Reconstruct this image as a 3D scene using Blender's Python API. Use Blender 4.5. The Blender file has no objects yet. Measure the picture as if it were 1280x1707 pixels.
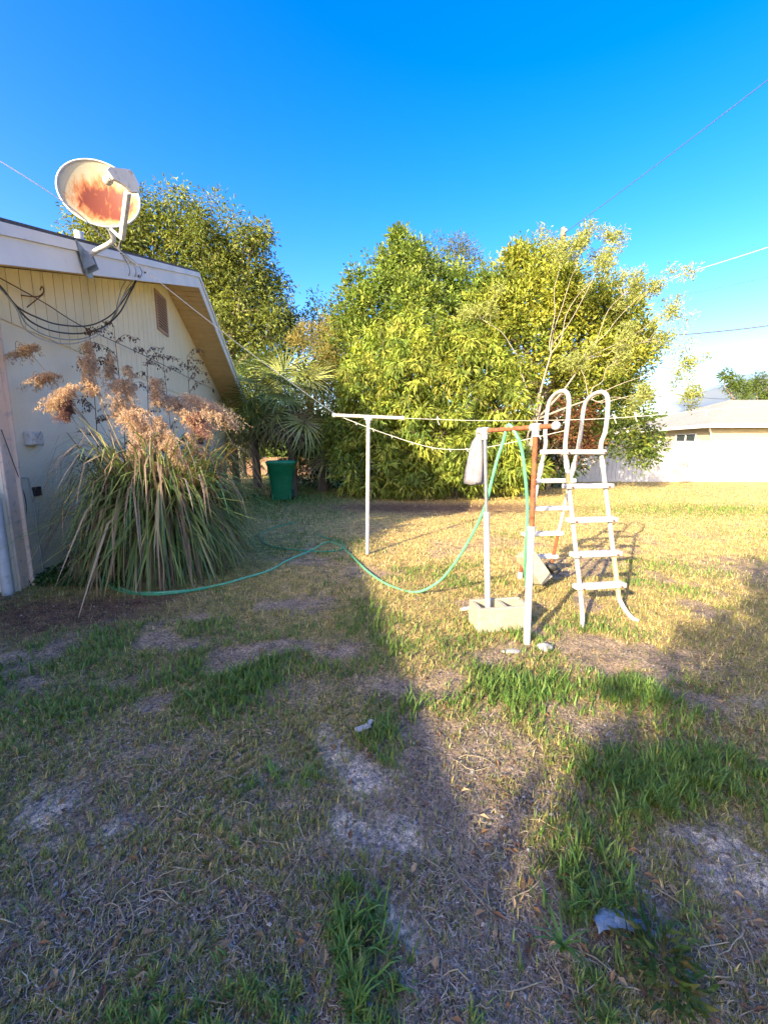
import bpy, math, random
import numpy as np
from mathutils import Vector, Matrix

# ---------------------------------------------------------------- camera, sky, sun, exposure
SC = bpy.context.scene
COL = SC.collection
F, CX, CY, HC, PITCH = 670.0, 640.0, 853.5, 1.43, math.radians(8.74)
cp, sp = math.cos(PITCH), math.sin(PITCH)
cam_d = bpy.data.cameras.new('camera'); cam = bpy.data.objects.new('camera', cam_d); COL.objects.link(cam)
cam.location = (0, 0, HC); cam.rotation_euler = (math.pi/2 - PITCH, 0, 0)
cam_d.sensor_fit = 'HORIZONTAL'; cam_d.sensor_width = 36; cam_d.lens = 36*F/1280
cam_d.clip_start = .05; cam_d.clip_end = 3000
SC.camera = cam

SUN = Vector((-.61, -.79, .384)).normalized()
EL = math.asin(SUN.z); AZ = math.atan2(SUN.x, SUN.y)
w = bpy.data.worlds.new('World'); SC.world = w; w.use_nodes = True
nt = w.node_tree; nt.nodes.clear()
out = nt.nodes.new('ShaderNodeOutputWorld'); bg = nt.nodes.new('ShaderNodeBackground')
sky = nt.nodes.new('ShaderNodeTexSky'); sky.sky_type = 'NISHITA'; sky.sun_disc = False
sky.sun_elevation = EL; sky.sun_rotation = AZ % (2*math.pi)
sky.air_density = 1.0; sky.dust_density = 1.6; sky.ozone_density = 3.5
bg.inputs['Strength'].default_value = .15
hs = nt.nodes.new('ShaderNodeHueSaturation'); hs.inputs['Saturation'].default_value = 1.38; hs.inputs['Value'].default_value = .93; hs.inputs['Hue'].default_value = .526
nt.links.new(sky.outputs[0], hs.inputs['Color'])
wb = nt.nodes.new('ShaderNodeMixRGB'); wb.blend_type = 'MULTIPLY'; wb.inputs[0].default_value = 1; wb.inputs[2].default_value = (1.30, 1.04, .78, 1)   # the camera's warm daylight white balance
nt.links.new(hs.outputs[0], wb.inputs[1])
# a low bank of cumulus near the horizon, white where the sun strikes it
tc = nt.nodes.new('ShaderNodeTexCoord'); sep = nt.nodes.new('ShaderNodeSeparateXYZ')
nt.links.new(tc.outputs['Generated'], sep.inputs[0])
mp = nt.nodes.new('ShaderNodeMapping'); mp.inputs['Scale'].default_value = (2.2, 2.2, 7)
nt.links.new(tc.outputs['Generated'], mp.inputs[0])
nz = nt.nodes.new('ShaderNodeTexNoise'); nz.inputs['Scale'].default_value = 2.3; nz.inputs['Detail'].default_value = 9; nz.inputs['Roughness'].default_value = .52
nt.links.new(mp.outputs[0], nz.inputs['Vector'])
def wmath(op, a, b=None, c=None):
    n = nt.nodes.new('ShaderNodeMath'); n.operation = op
    for i, v in enumerate((a, b, c)):
        if v is None: continue
        if isinstance(v, (int, float)): n.inputs[i].default_value = v
        else: nt.links.new(v, n.inputs[i])
    return n.outputs[0]
# cloud where noise*.12 + (x towards the right) lifts the bank's top edge above the ray's height
edge = wmath('MULTIPLY_ADD', nz.outputs[0], .16, wmath('MULTIPLY_ADD', wmath('MINIMUM', sep.outputs[0], .75), .47, -.232))
cm = wmath('MULTIPLY', wmath('SUBTRACT', edge, sep.outputs[2]), 26.0)
cmc = nt.nodes.new('ShaderNodeClamp'); nt.links.new(cm, cmc.inputs[0])
nz2 = nt.nodes.new('ShaderNodeTexNoise'); nz2.inputs['Scale'].default_value = 6; nz2.inputs['Detail'].default_value = 6
nt.links.new(mp.outputs[0], nz2.inputs['Vector'])
crp = nt.nodes.new('ShaderNodeValToRGB'); crp.color_ramp.elements[0].position = .3; crp.color_ramp.elements[1].position = .62
crp.color_ramp.elements[0].color = (.60, .78, 1.1, 1); crp.color_ramp.elements[1].color = (.95, 1.0, 1.08, 1)
nt.links.new(nz2.outputs[0], crp.inputs[0])
mx = nt.nodes.new('ShaderNodeMixRGB'); nt.links.new(cmc.outputs[0], mx.inputs[0]); nt.links.new(wb.outputs[0], mx.inputs[1]); nt.links.new(crp.outputs[0], mx.inputs[2])
nt.links.new(mx.outputs[0], bg.inputs['Color']); nt.links.new(bg.outputs[0], out.inputs[0])

sd = bpy.data.lights.new('sun', 'SUN'); sd.energy = 2.6; sd.angle = math.radians(.53); sd.color = (1, .85, .60)
so = bpy.data.objects.new('sun', sd); COL.objects.link(so)
so.rotation_euler = SUN.to_track_quat('Z', 'Y').to_euler(); so.location = SUN*30
SC.view_settings.view_transform = 'Standard'; SC.view_settings.look = 'None'; SC.view_settings.gamma = 1
SC.view_settings.use_curve_mapping = False; SC.view_settings.exposure = 2.5
SC.render.engine = 'CYCLES'; SC.cycles.max_bounces = 6; SC.cycles.transparent_max_bounces = 8

# ---------------------------------------------------------------- helpers
rng = np.random.default_rng(7); random.seed(7)
def ray(px, py):
    x, z = (px-CX)/F, (CY-py)/F
    return Vector((x, cp + z*sp, -sp + z*cp))
def at(px, py, Y):                                   # point of that view ray at world depth Y
    d = ray(px, py); return Vector((0, 0, HC)) + d*(Y/d.y)
def G(px, py):                                       # point on the ground
    d = ray(px, py); return Vector((0, 0, HC)) + d*(-HC/d.z)
def depth(v): return v.y*cp - (v.z-HC)*sp
def lerp(a, b, t): return a + (b-a)*t

def vnoise(x, y, s, seed=0):
    r = np.random.default_rng(seed); L = r.random((256, 256))
    x = np.asarray(x)/s + 57.3; y = np.asarray(y)/s + 91.7
    xi, yi = np.floor(x).astype(int), np.floor(y).astype(int); fx, fy = x-xi, y-yi
    fx = fx*fx*(3-2*fx); fy = fy*fy*(3-2*fy); a = lambda i, j: L[i % 256, j % 256]
    return (a(xi, yi)*(1-fx)+a(xi+1, yi)*fx)*(1-fy) + (a(xi, yi+1)*(1-fx)+a(xi+1, yi+1)*fx)*fy
def fbm(x, y, s, seed=0, o=4):
    t = 0; n = 0
    for k in range(o): t = t + vnoise(x, y, s/2**k, seed+k)/1.7**k; n += 1/1.7**k
    return t/n

def height(x, y):
    x = np.asarray(x, float); y = np.asarray(y, float)
    k = np.clip(1.2 - np.hypot(x, y)/30, 0, 1)
    return (fbm(x, y, 1.6, 3)-.5)*.07*k + (fbm(x, y, .25, 9, 3)-.5)*.025*k

MATS = {}
def nodes(name):
    m = bpy.data.materials.new(name); m.use_nodes = True; MATS[name] = m
    t = m.node_tree; b = t.nodes['Principled BSDF']; return m, t, b
def pm(name, c1, c2=None, scale=8, rough=.6, bump=.0, metal=0, lo=.35, hi=.65, c3=None, scale3=30, bscale=None, stretch=(1,1,1), lo3=.55, hi3=.7):
    m, t, b = nodes(name)
    b.inputs['Roughness'].default_value = rough; b.inputs['Metallic'].default_value = metal
    tcn = t.nodes.new('ShaderNodeTexCoord'); mpn = t.nodes.new('ShaderNodeMapping'); mpn.inputs['Scale'].default_value = stretch
    t.links.new(tcn.outputs['Object'], mpn.inputs[0])
    col = None
    if c2 is not None:
        n = t.nodes.new('ShaderNodeTexNoise'); n.inputs['Scale'].default_value = scale; n.inputs['Detail'].default_value = 8; n.inputs['Roughness'].default_value = .6
        t.links.new(mpn.outputs[0], n.inputs['Vector'])
        r = t.nodes.new('ShaderNodeValToRGB'); r.color_ramp.elements[0].position = lo; r.color_ramp.elements[1].position = hi
        r.color_ramp.elements[0].color = (*c1, 1); r.color_ramp.elements[1].color = (*c2, 1)
        t.links.new(n.outputs[0], r.inputs[0]); col = r.outputs[0]
        if c3 is not None:
            n3 = t.nodes.new('ShaderNodeTexNoise'); n3.inputs['Scale'].default_value = scale3; n3.inputs['Detail'].default_value = 6
            t.links.new(mpn.outputs[0], n3.inputs['Vector'])
            r3 = t.nodes.new('ShaderNodeValToRGB'); r3.color_ramp.elements[0].position = lo3; r3.color_ramp.elements[1].position = hi3
            t.links.new(n3.outputs[0], r3.inputs[0])
            mm = t.nodes.new('ShaderNodeMixRGB'); t.links.new(r3.outputs[0], mm.inputs[0]); t.links.new(col, mm.inputs[1]); mm.inputs[2].default_value = (*c3, 1)
            col = mm.outputs[0]
        t.links.new(col, b.inputs['Base Color'])
    else: b.inputs['Base Color'].default_value = (*c1, 1)
    if bump:
        nb = t.nodes.new('ShaderNodeTexNoise'); nb.inputs['Scale'].default_value = bscale or scale*4; nb.inputs['Detail'].default_value = 6
        t.links.new(mpn.outputs[0], nb.inputs['Vector'])
        bn = t.nodes.new('ShaderNodeBump'); bn.inputs['Strength'].default_value = bump; bn.inputs['Distance'].default_value = .01
        t.links.new(nb.outputs[0], bn.inputs['Height']); t.links.new(bn.outputs[0], b.inputs['Normal'])
    return m
def leafmat(name, rough=.5, trans=.35, warm=(1.15, 1.05, .5), spec=.3):
    m, t, b = nodes(name)
    a = t.nodes.new('ShaderNodeAttribute'); a.attribute_name = 'Col'
    b.inputs['Roughness'].default_value = rough; b.inputs['Specular IOR Level'].default_value = spec
    t.links.new(a.outputs['Color'], b.inputs['Base Color'])
    if trans:
        tr = t.nodes.new('ShaderNodeBsdfTranslucent'); mm = t.nodes.new('ShaderNodeMixRGB'); mm.blend_type = 'MULTIPLY'; mm.inputs[0].default_value = 1
        mm.inputs[2].default_value = (*warm, 1); t.links.new(a.outputs['Color'], mm.inputs[1]); t.links.new(mm.outputs[0], tr.inputs['Color'])
        ms = t.nodes.new('ShaderNodeMixShader'); ms.inputs[0].default_value = trans
        t.links.new(b.outputs[0], ms.inputs[1]); t.links.new(tr.outputs[0], ms.inputs[2])
        t.links.new(ms.outputs[0], t.nodes['Material Output'].inputs['Surface'])
    return m

def tag(o, label=None, cat=None, group=None, kind=None):
    if label: o['label'] = label
    if cat: o['category'] = cat
    if group: o['group'] = group
    if kind: o['kind'] = kind
    return o
def thing(name, label, cat, loc=(0, 0, 0), group=None):
    o = bpy.data.objects.new(name, None); o.location = loc; COL.objects.link(o); o.empty_display_size = .1
    return tag(o, label, cat, group)
def link(name, me, parent=None):
    o = bpy.data.objects.new(name, me); COL.objects.link(o)
    if parent is not None:                            # meshes are written in world metres; keep them there under their parent
        o.parent = parent
        p = parent; off = Vector((0, 0, 0))
        while p is not None: off += p.location; p = p.parent
        o.location = -off
    return o
class MB:
    def __init__(s): s.v = []; s.f = []; s.sm = []; s.mi = []
    def add(s, vs, fs, smooth=False, mi=0):
        b = len(s.v); s.v += [tuple(v) for v in vs]; s.f += [[i+b for i in q] for q in fs]; s.sm += [smooth]*len(fs); s.mi += [mi]*len(fs); return s
    def box(s, c, size, M=None, mi=0, bev=0):
        hx, hy, hz = size[0]/2, size[1]/2, size[2]/2
        if bev:
            vs = []; b = min(bev, hx*.9, hy*.9, hz*.9)
            for sx in (-1, 1):
                for sy in (-1, 1):
                    for sz in (-1, 1):
                        vs += [(sx*(hx-b), sy*(hy-b), sz*hz), (sx*(hx-b), sy*hy, sz*(hz-b)), (sx*hx, sy*(hy-b), sz*(hz-b))]
            import bmesh
            bm = bmesh.new(); [bm.verts.new(v) for v in vs]; bmesh.ops.convex_hull(bm, input=bm.verts); bm.verts.index_update()
            vv = [v.co.copy() for v in bm.verts]; ff = [[v.index for v in f.verts] for f in bm.faces]; bm.free()
        else:
            vv = [Vector((x, y, z)) for x in (-hx, hx) for y in (-hy, hy) for z in (-hz, hz)]
            ff = [(0,1,3,2),(4,6,7,5),(0,4,5,1),(2,3,7,6),(0,2,6,4),(1,5,7,3)]
        M = M or Matrix.Identity(3); c = Vector(c)
        return s.add([M @ Vector(v) + c for v in vv], ff, False, mi)
    def prism(s, poly, off, mi=0):                    # closed polygon (3d points) extruded by off
        n = len(poly); off = Vector(off); a = [Vector(p) for p in poly]
        return s.add(a + [p+off for p in a], [list(range(n))[::-1], list(range(n, 2*n))] + [[i, (i+1) % n, n+(i+1) % n, n+i] for i in range(n)], False, mi)
    def tube(s, pts, r, n=8, cap=True, mi=0):
        pts = [Vector(p) for p in pts]; m = len(pts); rs = r if hasattr(r, '__len__') else [r]*m
        vs = []; up = None
        for i, p in enumerate(pts):
            t = (pts[min(i+1, m-1)] - pts[max(i-1, 0)]); t = t.normalized() if t.length > 1e-9 else Vector((0, 0, 1))
            if up is None:
                up = t.orthogonal().normalized()
            up = (up - t*up.dot(t)); up = up.normalized() if up.length > 1e-6 else t.orthogonal().normalized()
            q = t.cross(up)
            for k in range(n):
                a = 2*math.pi*k/n; vs.append(p + (up*math.cos(a) + q*math.sin(a))*rs[i])
        fs = [[i*n+k, i*n+(k+1) % n, (i+1)*n+(k+1) % n, (i+1)*n+k] for i in range(m-1) for k in range(n)]
        s.add(vs, fs, True, mi)
        if cap: s.add(vs[:n], [list(range(n))[::-1]], False, mi); s.add(vs[-n:], [list(range(n))], False, mi)
        return s
    def ball(s, c, r, n=10, m=7, sc=(1, 1, 1), jit=0, mi=0):
        vs = []; c = Vector(c)
        for j in range(m+1):
            th = math.pi*j/m
            for k in range(n):
                a = 2*math.pi*k/n; q = r*(1+random.uniform(-jit, jit))
                vs.append(c + Vector((q*sc[0]*math.sin(th)*math.cos(a), q*sc[1]*math.sin(th)*math.sin(a), q*sc[2]*math.cos(th))))
        return s.add(vs, [[j*n+k, (j+1)*n+k, (j+1)*n+(k+1) % n, j*n+(k+1) % n] for j in range(m) for k in range(n)], True, mi)
    def build(s, name, mats, parent=None):
        me = bpy.data.meshes.new(name); me.from_pydata(s.v, [], s.f)
        for m in (mats if isinstance(mats, (list, tuple)) else [mats]): me.materials.append(m)
        me.polygons.foreach_set('use_smooth', s.sm); me.polygons.foreach_set('material_index', s.mi); me.update()
        return link(name, me, parent)
def smooth_path(pts, n=10):                           # Catmull-Rom
    P = [Vector(p) for p in pts]; P = [P[0]*2-P[1]] + P + [P[-1]*2-P[-2]]; o = []
    for i in range(1, len(P)-2):
        a, b, c, d = P[i-1:i+3]
        for k in range(n):
            t = k/n; o.append(.5*((2*b) + (c-a)*t + (2*a-5*b+4*c-d)*t*t + (3*b-a-3*c+d)*t**3))
    return o + [P[-2]]
def sag(a, b, d, n=24):
    a, b = Vector(a), Vector(b); return [a.lerp(b, i/n) - Vector((0, 0, 4*d*(i/n)*(1-i/n))) for i in range(n+1)]

def np_mesh(name, V, Fc, nper, col, mat, parent=None, smooth=False):
    """V (N,k,3) verts per piece; Fc list of faces (same corner count nper) in the piece; col (N,3) or (N,k,3)"""
    N, k, _ = V.shape; me = bpy.data.meshes.new(name); nf = len(Fc)
    idx = (np.arange(N)[:, None, None]*k + np.array(Fc)[None]).reshape(-1)
    me.vertices.add(N*k); me.vertices.foreach_set('co', V.reshape(-1).astype(np.float32))
    me.loops.add(len(idx)); me.loops.foreach_set('vertex_index', idx.astype(np.int32))
    me.polygons.add(N*nf); me.polygons.foreach_set('loop_start', (np.arange(N*nf)*nper).astype(np.int32))
    try: me.polygons.foreach_set('loop_total', np.full(N*nf, nper, np.int32))
    except Exception: pass
    me.polygons.foreach_set('use_smooth', np.full(N*nf, smooth))
    a = me.color_attributes.new('Col', 'FLOAT_COLOR', 'POINT')
    c = col if col.ndim == 3 else np.repeat(col[:, None, :], k, 1)
    c4 = np.concatenate([c, np.ones(c.shape[:2]+(1,))], 2); a.data.foreach_set('color', c4.reshape(-1).astype(np.float32))
    me.materials.append(mat); me.update(); me.validate()
    return link(name, me, parent)
def unit(v): return v/np.maximum(np.linalg.norm(v, axis=-1, keepdims=True), 1e-9)
def leaves(name, C, D, Ln, W, col, mat, parent=None, curl=.25, hint=None):
    """leaf = 6 verts, 4 tris folded along the midrib and drooping at the tip"""
    N = len(C); D = unit(D); R = unit(rng.normal(size=(N, 3))*.6+(0 if hint is None else hint)); S = unit(np.cross(D, R)); U = np.cross(S, D)
    Ln = np.broadcast_to(Ln, N)[:, None]; W = np.broadcast_to(W, N)[:, None]
    base = C; mid = C + D*Ln*.45 + U*Ln*.04; tip = C + D*Ln - U*Ln*curl
    l = C + D*Ln*.42 + S*W*.5 + U*W*.25; r = C + D*Ln*.42 - S*W*.5 + U*W*.25
    V = np.stack([base, l, mid, r, tip], 1)
    return np_mesh(name, V, [(0, 1, 2), (0, 2, 3), (1, 4, 2), (2, 4, 3)], 3, col, mat, parent)
def blades(name, base, dirs, Ln, W, bend, col, mat, parent=None, seg=3, side=None, arch=False):
    """grass blades: ribbon of seg segments bending towards dirs (unit xy), tapering to a tip"""
    N = len(base); side = np.stack([-dirs[:, 1], dirs[:, 0], np.zeros(N)], 1) if side is None else side
    d3 = np.concatenate([dirs, np.zeros((N, 1))], 1); vs = []
    pk = rng.uniform(.15, .62, N)
    p = base.copy(); ang = np.full(N, 0.) + bend*(.085 if arch else .15)
    for k in range(seg):
        wd = W*((1 - (k/seg)**2) if not arch else [.35, .6, .85, 1, 1, .92, .8, .62, .4][k])
        vs += [p - side*wd[:, None]/2, p + side*wd[:, None]/2]
        st = Ln/seg; p = p + d3*(np.sin(ang)*st)[:, None] + np.array([0, 0, 1.])*(np.cos(ang)*st)[:, None]
        if arch:
            tt = np.clip(((k+1)/seg-pk)/.38, 0, 1); ang = bend*(.085+.05*(k+1)/seg) + (bend*.95)*tt*tt*(3-2*tt)
        else: ang = ang + bend/seg
    vs.append(p); V = np.stack(vs, 1); f = []
    for k in range(seg-1):
        a = 2*k; f += [(a, a+1, a+3), (a, a+3, a+2)]
    f.append((2*seg-2, 2*seg-1, 2*seg))
    return np_mesh(name, V, f, 3, col, mat, parent, smooth=True)

# ---------------------------------------------------------------- materials
STUCCO = pm('stucco', (.84, .765, .57), (.79, .72, .53), 3, .9, .5, c3=(.58, .53, .45), scale3=1.3, lo3=.6, hi3=.9, bscale=55)
SIDING = pm('painted_siding', (.85, .75, .51), (.80, .705, .475), 5, .7, .15, c3=(.45, .36, .2), scale3=9, lo3=.64, hi3=.85, stretch=(1, 1, .25))
FASC = pm('fascia_paint', (.76, .72, .65), (.68, .65, .59), 2.5, .6, .1, c3=(.38, .35, .32), scale3=7, lo3=.66, hi3=.85)
SOFF = pm('soffit_paint', (.74, .54, .28), (.66, .47, .23), 4, .7, .1)
TRIM = pm('corner_trim_paint', (.80, .60, .44), (.74, .55, .42), 4, .6, .15, c3=(.5, .42, .36), scale3=12)
SHING = pm('roof_shingle', (.06, .055, .05), (.11, .10, .095), 40, .95, .6)
WHITE = pm('white_plastic', (.54, .53, .50), (.44, .43, .40), 8, .5, .1, c3=(.30, .27, .21), scale3=14, lo3=.56, hi3=.78)
WPAINT = pm('chalky_white_tube', (.50, .48, .43), (.41, .39, .34), 12, .6, .15, c3=(.26, .20, .13), scale3=22, lo3=.60, hi3=.78)
YPAINT = pm('yellowed_tube', (.72, .55, .22), (.66, .48, .16), 12, .5, .1)
RUST = pm('rust', (.22, .065, .025), (.34, .11, .04), 22, .85, .5, c3=(.10, .03, .02), scale3=40)
DARKRUST = pm('dark_rust', (.08, .035, .02), (.20, .08, .03), 30, .9, .6)
GALV = pm('galvanised_steel', (.42, .43, .43), (.30, .31, .32), 25, .38, .1, metal=.7)
GREY = pm('grey_painted_metal', (.30, .33, .34), (.22, .25, .26), 15, .5, .1)
LGREY = pm('light_grey_enamel', (.60, .60, .58), (.50, .50, .48), 10, .45, .05, c3=(.36, .34, .3), scale3=30)
BLACK = pm('black_rubber', (.02, .02, .022), (.035, .035, .035), 30, .6)
WCABLE = pm('white_cable', (.50, .49, .45), (.40, .385, .34), 30, .5)
BCABLE = pm('black_cable', (.03, .03, .035), (.05, .045, .045), 30, .6)
WIRE = pm('weathered_wire', (.04, .045, .055), (.07, .07, .08), 30, .6)
LWIRE = pm('bright_wire', (.34, .35, .36), (.26, .27, .28), 30, .5)
HOSE = pm('green_hose', (.05, .36, .17), (.03, .27, .13), 20, .35)
HOSEL = pm('pale_green_hose', (.16, .52, .27), (.11, .44, .22), 20, .35)
BIN = pm('green_bin_plastic', (.006, .17, .06), (.004, .13, .045), 8, .42, .05)
BINL = pm('green_lid_plastic', (.008, .25, .10), (.006, .20, .08), 8, .4, .05)
CONC = pm('cream_concrete', (.45, .41, .29), (.37, .33, .23), 14, .95, .9, c3=(.30, .27, .2), scale3=35, bscale=120)
ROCK = pm('pale_rock', (.42, .41, .38), (.24, .23, .21), 20, .9, .8)
VINYL = pm('white_vinyl', (.56, .56, .55), (.51, .51, .50), 3, .45)
CREAMW = pm('cream_house_wall', (.44, .385, .26), (.40, .35, .235), 4, .9, .2)
NROOF = pm('pale_shingle', (.34, .31, .25), (.23, .21, .17), 9, .95, .5, stretch=(1, 1, 3), c3=(.33, .31, .27), scale3=22)
GLASS = pm('dark_glass', (.04, .05, .055), None, rough=.1)
BAG = pm('grey_plastic_bag', (.26, .25, .27), (.18, .17, .19), 14, .45, .3)
PLASTIC = pm('bluish_plastic_film', (.20, .28, .33), (.13, .19, .24), 20, .25, .5)
PAPER = pm('pale_wood_chip', (.50, .45, .40), (.38, .34, .3), 30, .8, .3)
BARK = pm('bark', (.13, .10, .075), (.22, .18, .14), 9, .9, .8, stretch=(1, 1, .3))
PALEBARK = pm('pale_bark', (.32, .29, .22), (.22, .19, .15), 12, .85, .4)
WOODPOLE = pm('pole_wood', (.24, .19, .15), (.17, .135, .11), 6, .9, .5, stretch=(1, 1, .1))
LOUVER = pm('louver_paint', (.50, .34, .27), (.42, .28, .22), 10, .7)
DARK = pm('dark_cavity', (.03, .022, .02), (.05, .035, .03), 20, .9)
TERRA = pm('terracotta_wall', (.30, .19, .12), (.25, .15, .1), 6, .9, .4)
LEAF = leafmat('leaf', .5, .42, (1.25, 1.15, .45), .25)
GRASS = leafmat('grass_blade', .6, .3, (1.15, 1.1, .6), .2)
STRAW = leafmat('straw', .8, .12, (1, 1, .8), .1)
PLUME = leafmat('plume', .85, .35, (1.1, 1, .9), .1)

# ---------------------------------------------------------------- ground with worn patches
# kind, photo-derived centre and half-size (turned into metres on the ground), strength
PATCH = []
def patch(kind, px, py, rx, ry, s=1.0):
    c = G(px, py); k = depth(c)/F; y0 = G(px, py+ry).y; y1 = G(px, py-ry).y
    PATCH.append((kind, c.x, c.y, rx*k*1.1, (y1-y0)/2*1.05, s))
for a in [('mulch_shade',100,1025,130,32,1.3),('dirt',640,1160,75,26),('dirt',565,1085,45,16),('dirt',480,1170,50,25,.6),
          ('sand',110,1370,95,42,1.35),('dirt',180,1330,140,50,.8),('sand',130,1440,60,25,.7),('sand',545,1285,85,34,1.2),('sand',500,1240,30,14,.8),('sand',610,1395,75,44,1.35),('dirt',620,1340,110,55,.7),('sand',620,1510,45,20,.8),('sand',735,1385,38,24,.6),
          ('litter',720,1480,170,150,1.1),('litter',660,1330,130,60,.9),('dirt',855,1290,75,60,.7),('dirt',1010,1205,70,36,1),('sand',1215,1440,90,60,1.3),('litter',1190,1570,150,130,1),
          ('dirt',1170,1100,70,18,.7),('sand',1240,1170,50,16,.5),('dirt',1250,950,90,22,.8),('dirt',590,950,50,18,.8),('dirt',250,1250,120,40,.7),('litter',80,1560,150,130,1.1),
          ('litter',330,1600,150,90,1),('litter',480,1470,90,90,.8),('sand',60,1500,60,30,.5),('litter',1040,1550,80,40,1.2),('sand',860,1640,120,60,.3),('dirt',400,1330,80,35,.6),('dirt',700,1110,30,16,.5),('mulch_shade',240,1000,70,14,.7),
          ('green',425,1120,60,60,1.3),('green',880,1165,120,44,1.3),('green',1070,1150,60,26,1.2),('green',690,1195,60,30,1),('green',1120,1310,170,52,1.2),('green',960,1460,90,95,1.1),
          ('green',575,1600,100,105,1.3),('green',960,1560,50,40,.6),('green',40,1110,60,40,1.1),('green',170,1070,90,30,.7),('green',460,835,120,12,1.2),('green',450,1290,35,22,.8),('green',640,1235,60,40,.8),('green',940,1400,60,60,.6),
          ('green',600,1040,60,24,.5),('green',640,1080,50,40,.6),('green',560,1130,60,30,.6),('green',900,1060,160,30,.6),('green',40,1540,50,30,.7),('green',1150,850,200,10,.6),('green',120,1150,120,50,.4),
          ('mulch_shade',720,846,170,9,1.2),('dry',850,940,300,80,.9),('dry',1000,1040,120,40,.3),('dry',330,1400,90,90,.7),('dry',300,1150,100,40,.5),('dry',760,880,200,25,.6)]:  # strip under the mango paints the tree's shade together with dark bare soil
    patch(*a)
def zones(x, y):
    x = np.asarray(x, float); y = np.asarray(y, float)
    jx = x + (fbm(x, y, .7, 21)-.5)*.55+(fbm(x, y, .16, 22, 3)-.5)*.3; jy = y + (fbm(x, y, .7, 31)-.5)*.55+(fbm(x, y, .16, 32, 3)-.5)*.3
    z = {k: np.zeros_like(x) for k in ('mulch_shade', 'dirt', 'sand', 'litter', 'green', 'dry')}
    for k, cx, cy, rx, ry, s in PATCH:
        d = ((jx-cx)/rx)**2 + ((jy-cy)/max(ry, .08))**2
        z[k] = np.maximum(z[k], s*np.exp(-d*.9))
    n = fbm(x, y, 1.1, 41); far = np.clip((y-4)/5, 0, 1)
    z['green'] = np.maximum(z['green'], np.clip((n-.55)*3, 0, .5)*(1-far*.6))
    z['dirt'] = np.maximum(z['dirt'], np.clip((fbm(x, y, .5, 51)-.53)*6, 0, .9)*(1-far))
    z['green'] = np.maximum(z['green'], np.clip((-x-.2)/2, 0, .5)*np.clip((y-7)/2, 0, 1))
    z['sand'] *= np.clip((fbm(x, y, .22, 61, 3)-.25)*3.4, .15, 1.2)
    return z
COLS = dict(mulch_shade=(.14, .08, .06), dirt=(.32, .255, .205), sand=(.60, .54, .46), litter=(.21, .165, .135), green=(.12, .14, .05), dry=(.56, .41, .19))
def ground_col(x, y):
    z = zones(x, y); far = np.clip((y-2.2)/4, 0, 1)[..., None]
    base = np.array((.29, .24, .12))*(1-far) + np.array((.54, .41, .18))*far
    c = base*np.ones(x.shape+(3,))
    for k in ('dry', 'green', 'litter', 'dirt', 'mulch_shade', 'sand'):
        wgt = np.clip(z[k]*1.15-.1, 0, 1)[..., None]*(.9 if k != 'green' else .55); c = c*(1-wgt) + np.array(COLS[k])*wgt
    return c*(.75+.5*fbm(x, y, .12, 71, 3))[..., None]
def axis(lo, hi, step, far):
    a = list(np.arange(lo, hi+1e-6, step)); s = step; x = a[0]; pre = []
    while x > -far: s *= 1.35; x -= s; pre.append(x)
    s = step; x = a[-1]; post = []
    while x < far: s *= 1.35; x += s; post.append(x)
    return np.array(pre[::-1]+a+post)
gx, gy = axis(-5, 6, .035, 700), axis(.2, 9, .035, 700)
X, Y = np.meshgrid(gx, gy); Z = height(X, Y)
nx, ny = len(gx), len(gy)
me = bpy.data.meshes.new('lawn'); me.vertices.add(nx*ny); me.vertices.foreach_set('co', np.stack([X, Y, Z], -1).reshape(-1).astype(np.float32))
i = np.arange((ny-1))[:, None]*nx + np.arange(nx-1)[None]; q = np.stack([i, i+1, i+nx+1, i+nx], -1).reshape(-1)
me.loops.add(len(q)); me.loops.foreach_set('vertex_index', q.astype(np.int32)); me.polygons.add(len(q)//4)
me.polygons.foreach_set('loop_start', (np.arange(len(q)//4)*4).astype(np.int32)); me.polygons.foreach_set('use_smooth', np.ones(len(q)//4, bool))
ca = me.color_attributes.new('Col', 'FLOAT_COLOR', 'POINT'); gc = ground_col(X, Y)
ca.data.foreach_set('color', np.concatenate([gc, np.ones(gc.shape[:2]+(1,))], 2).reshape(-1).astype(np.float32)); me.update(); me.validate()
m, t, b = nodes('soil_and_thatch'); b.inputs['Roughness'].default_value = .95; b.inputs['Specular IOR Level'].default_value = .15
a = t.nodes.new('ShaderNodeAttribute'); a.attribute_name = 'Col'; tcn = t.nodes.new('ShaderNodeTexCoord')
prev = a.outputs['Color']
for sc_, lo_, hi_, mul in ((60, .35, .7, (1.7, 1.6, 1.45)), (240, .3, .72, (1.8, 1.75, 1.65)), (9, .3, .7, (1.3, 1.22, 1.05))):
    n = t.nodes.new('ShaderNodeTexNoise'); n.inputs['Scale'].default_value = sc_; n.inputs['Detail'].default_value = 5; t.links.new(tcn.outputs['Object'], n.inputs['Vector'])
    r = t.nodes.new('ShaderNodeValToRGB'); r.color_ramp.elements[0].position = lo_; r.color_ramp.elements[1].position = hi_
    r.color_ramp.elements[0].color = (.5, .5, .53, 1); r.color_ramp.elements[1].color = (*mul, 1); t.links.new(n.outputs[0], r.inputs[0])
    mm = t.nodes.new('ShaderNodeMixRGB'); mm.blend_type = 'MULTIPLY'; mm.inputs[0].default_value = 1; t.links.new(prev, mm.inputs[1]); t.links.new(r.outputs[0], mm.inputs[2]); prev = mm.outputs[0]
t.links.new(prev, b.inputs['Base Color'])
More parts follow.
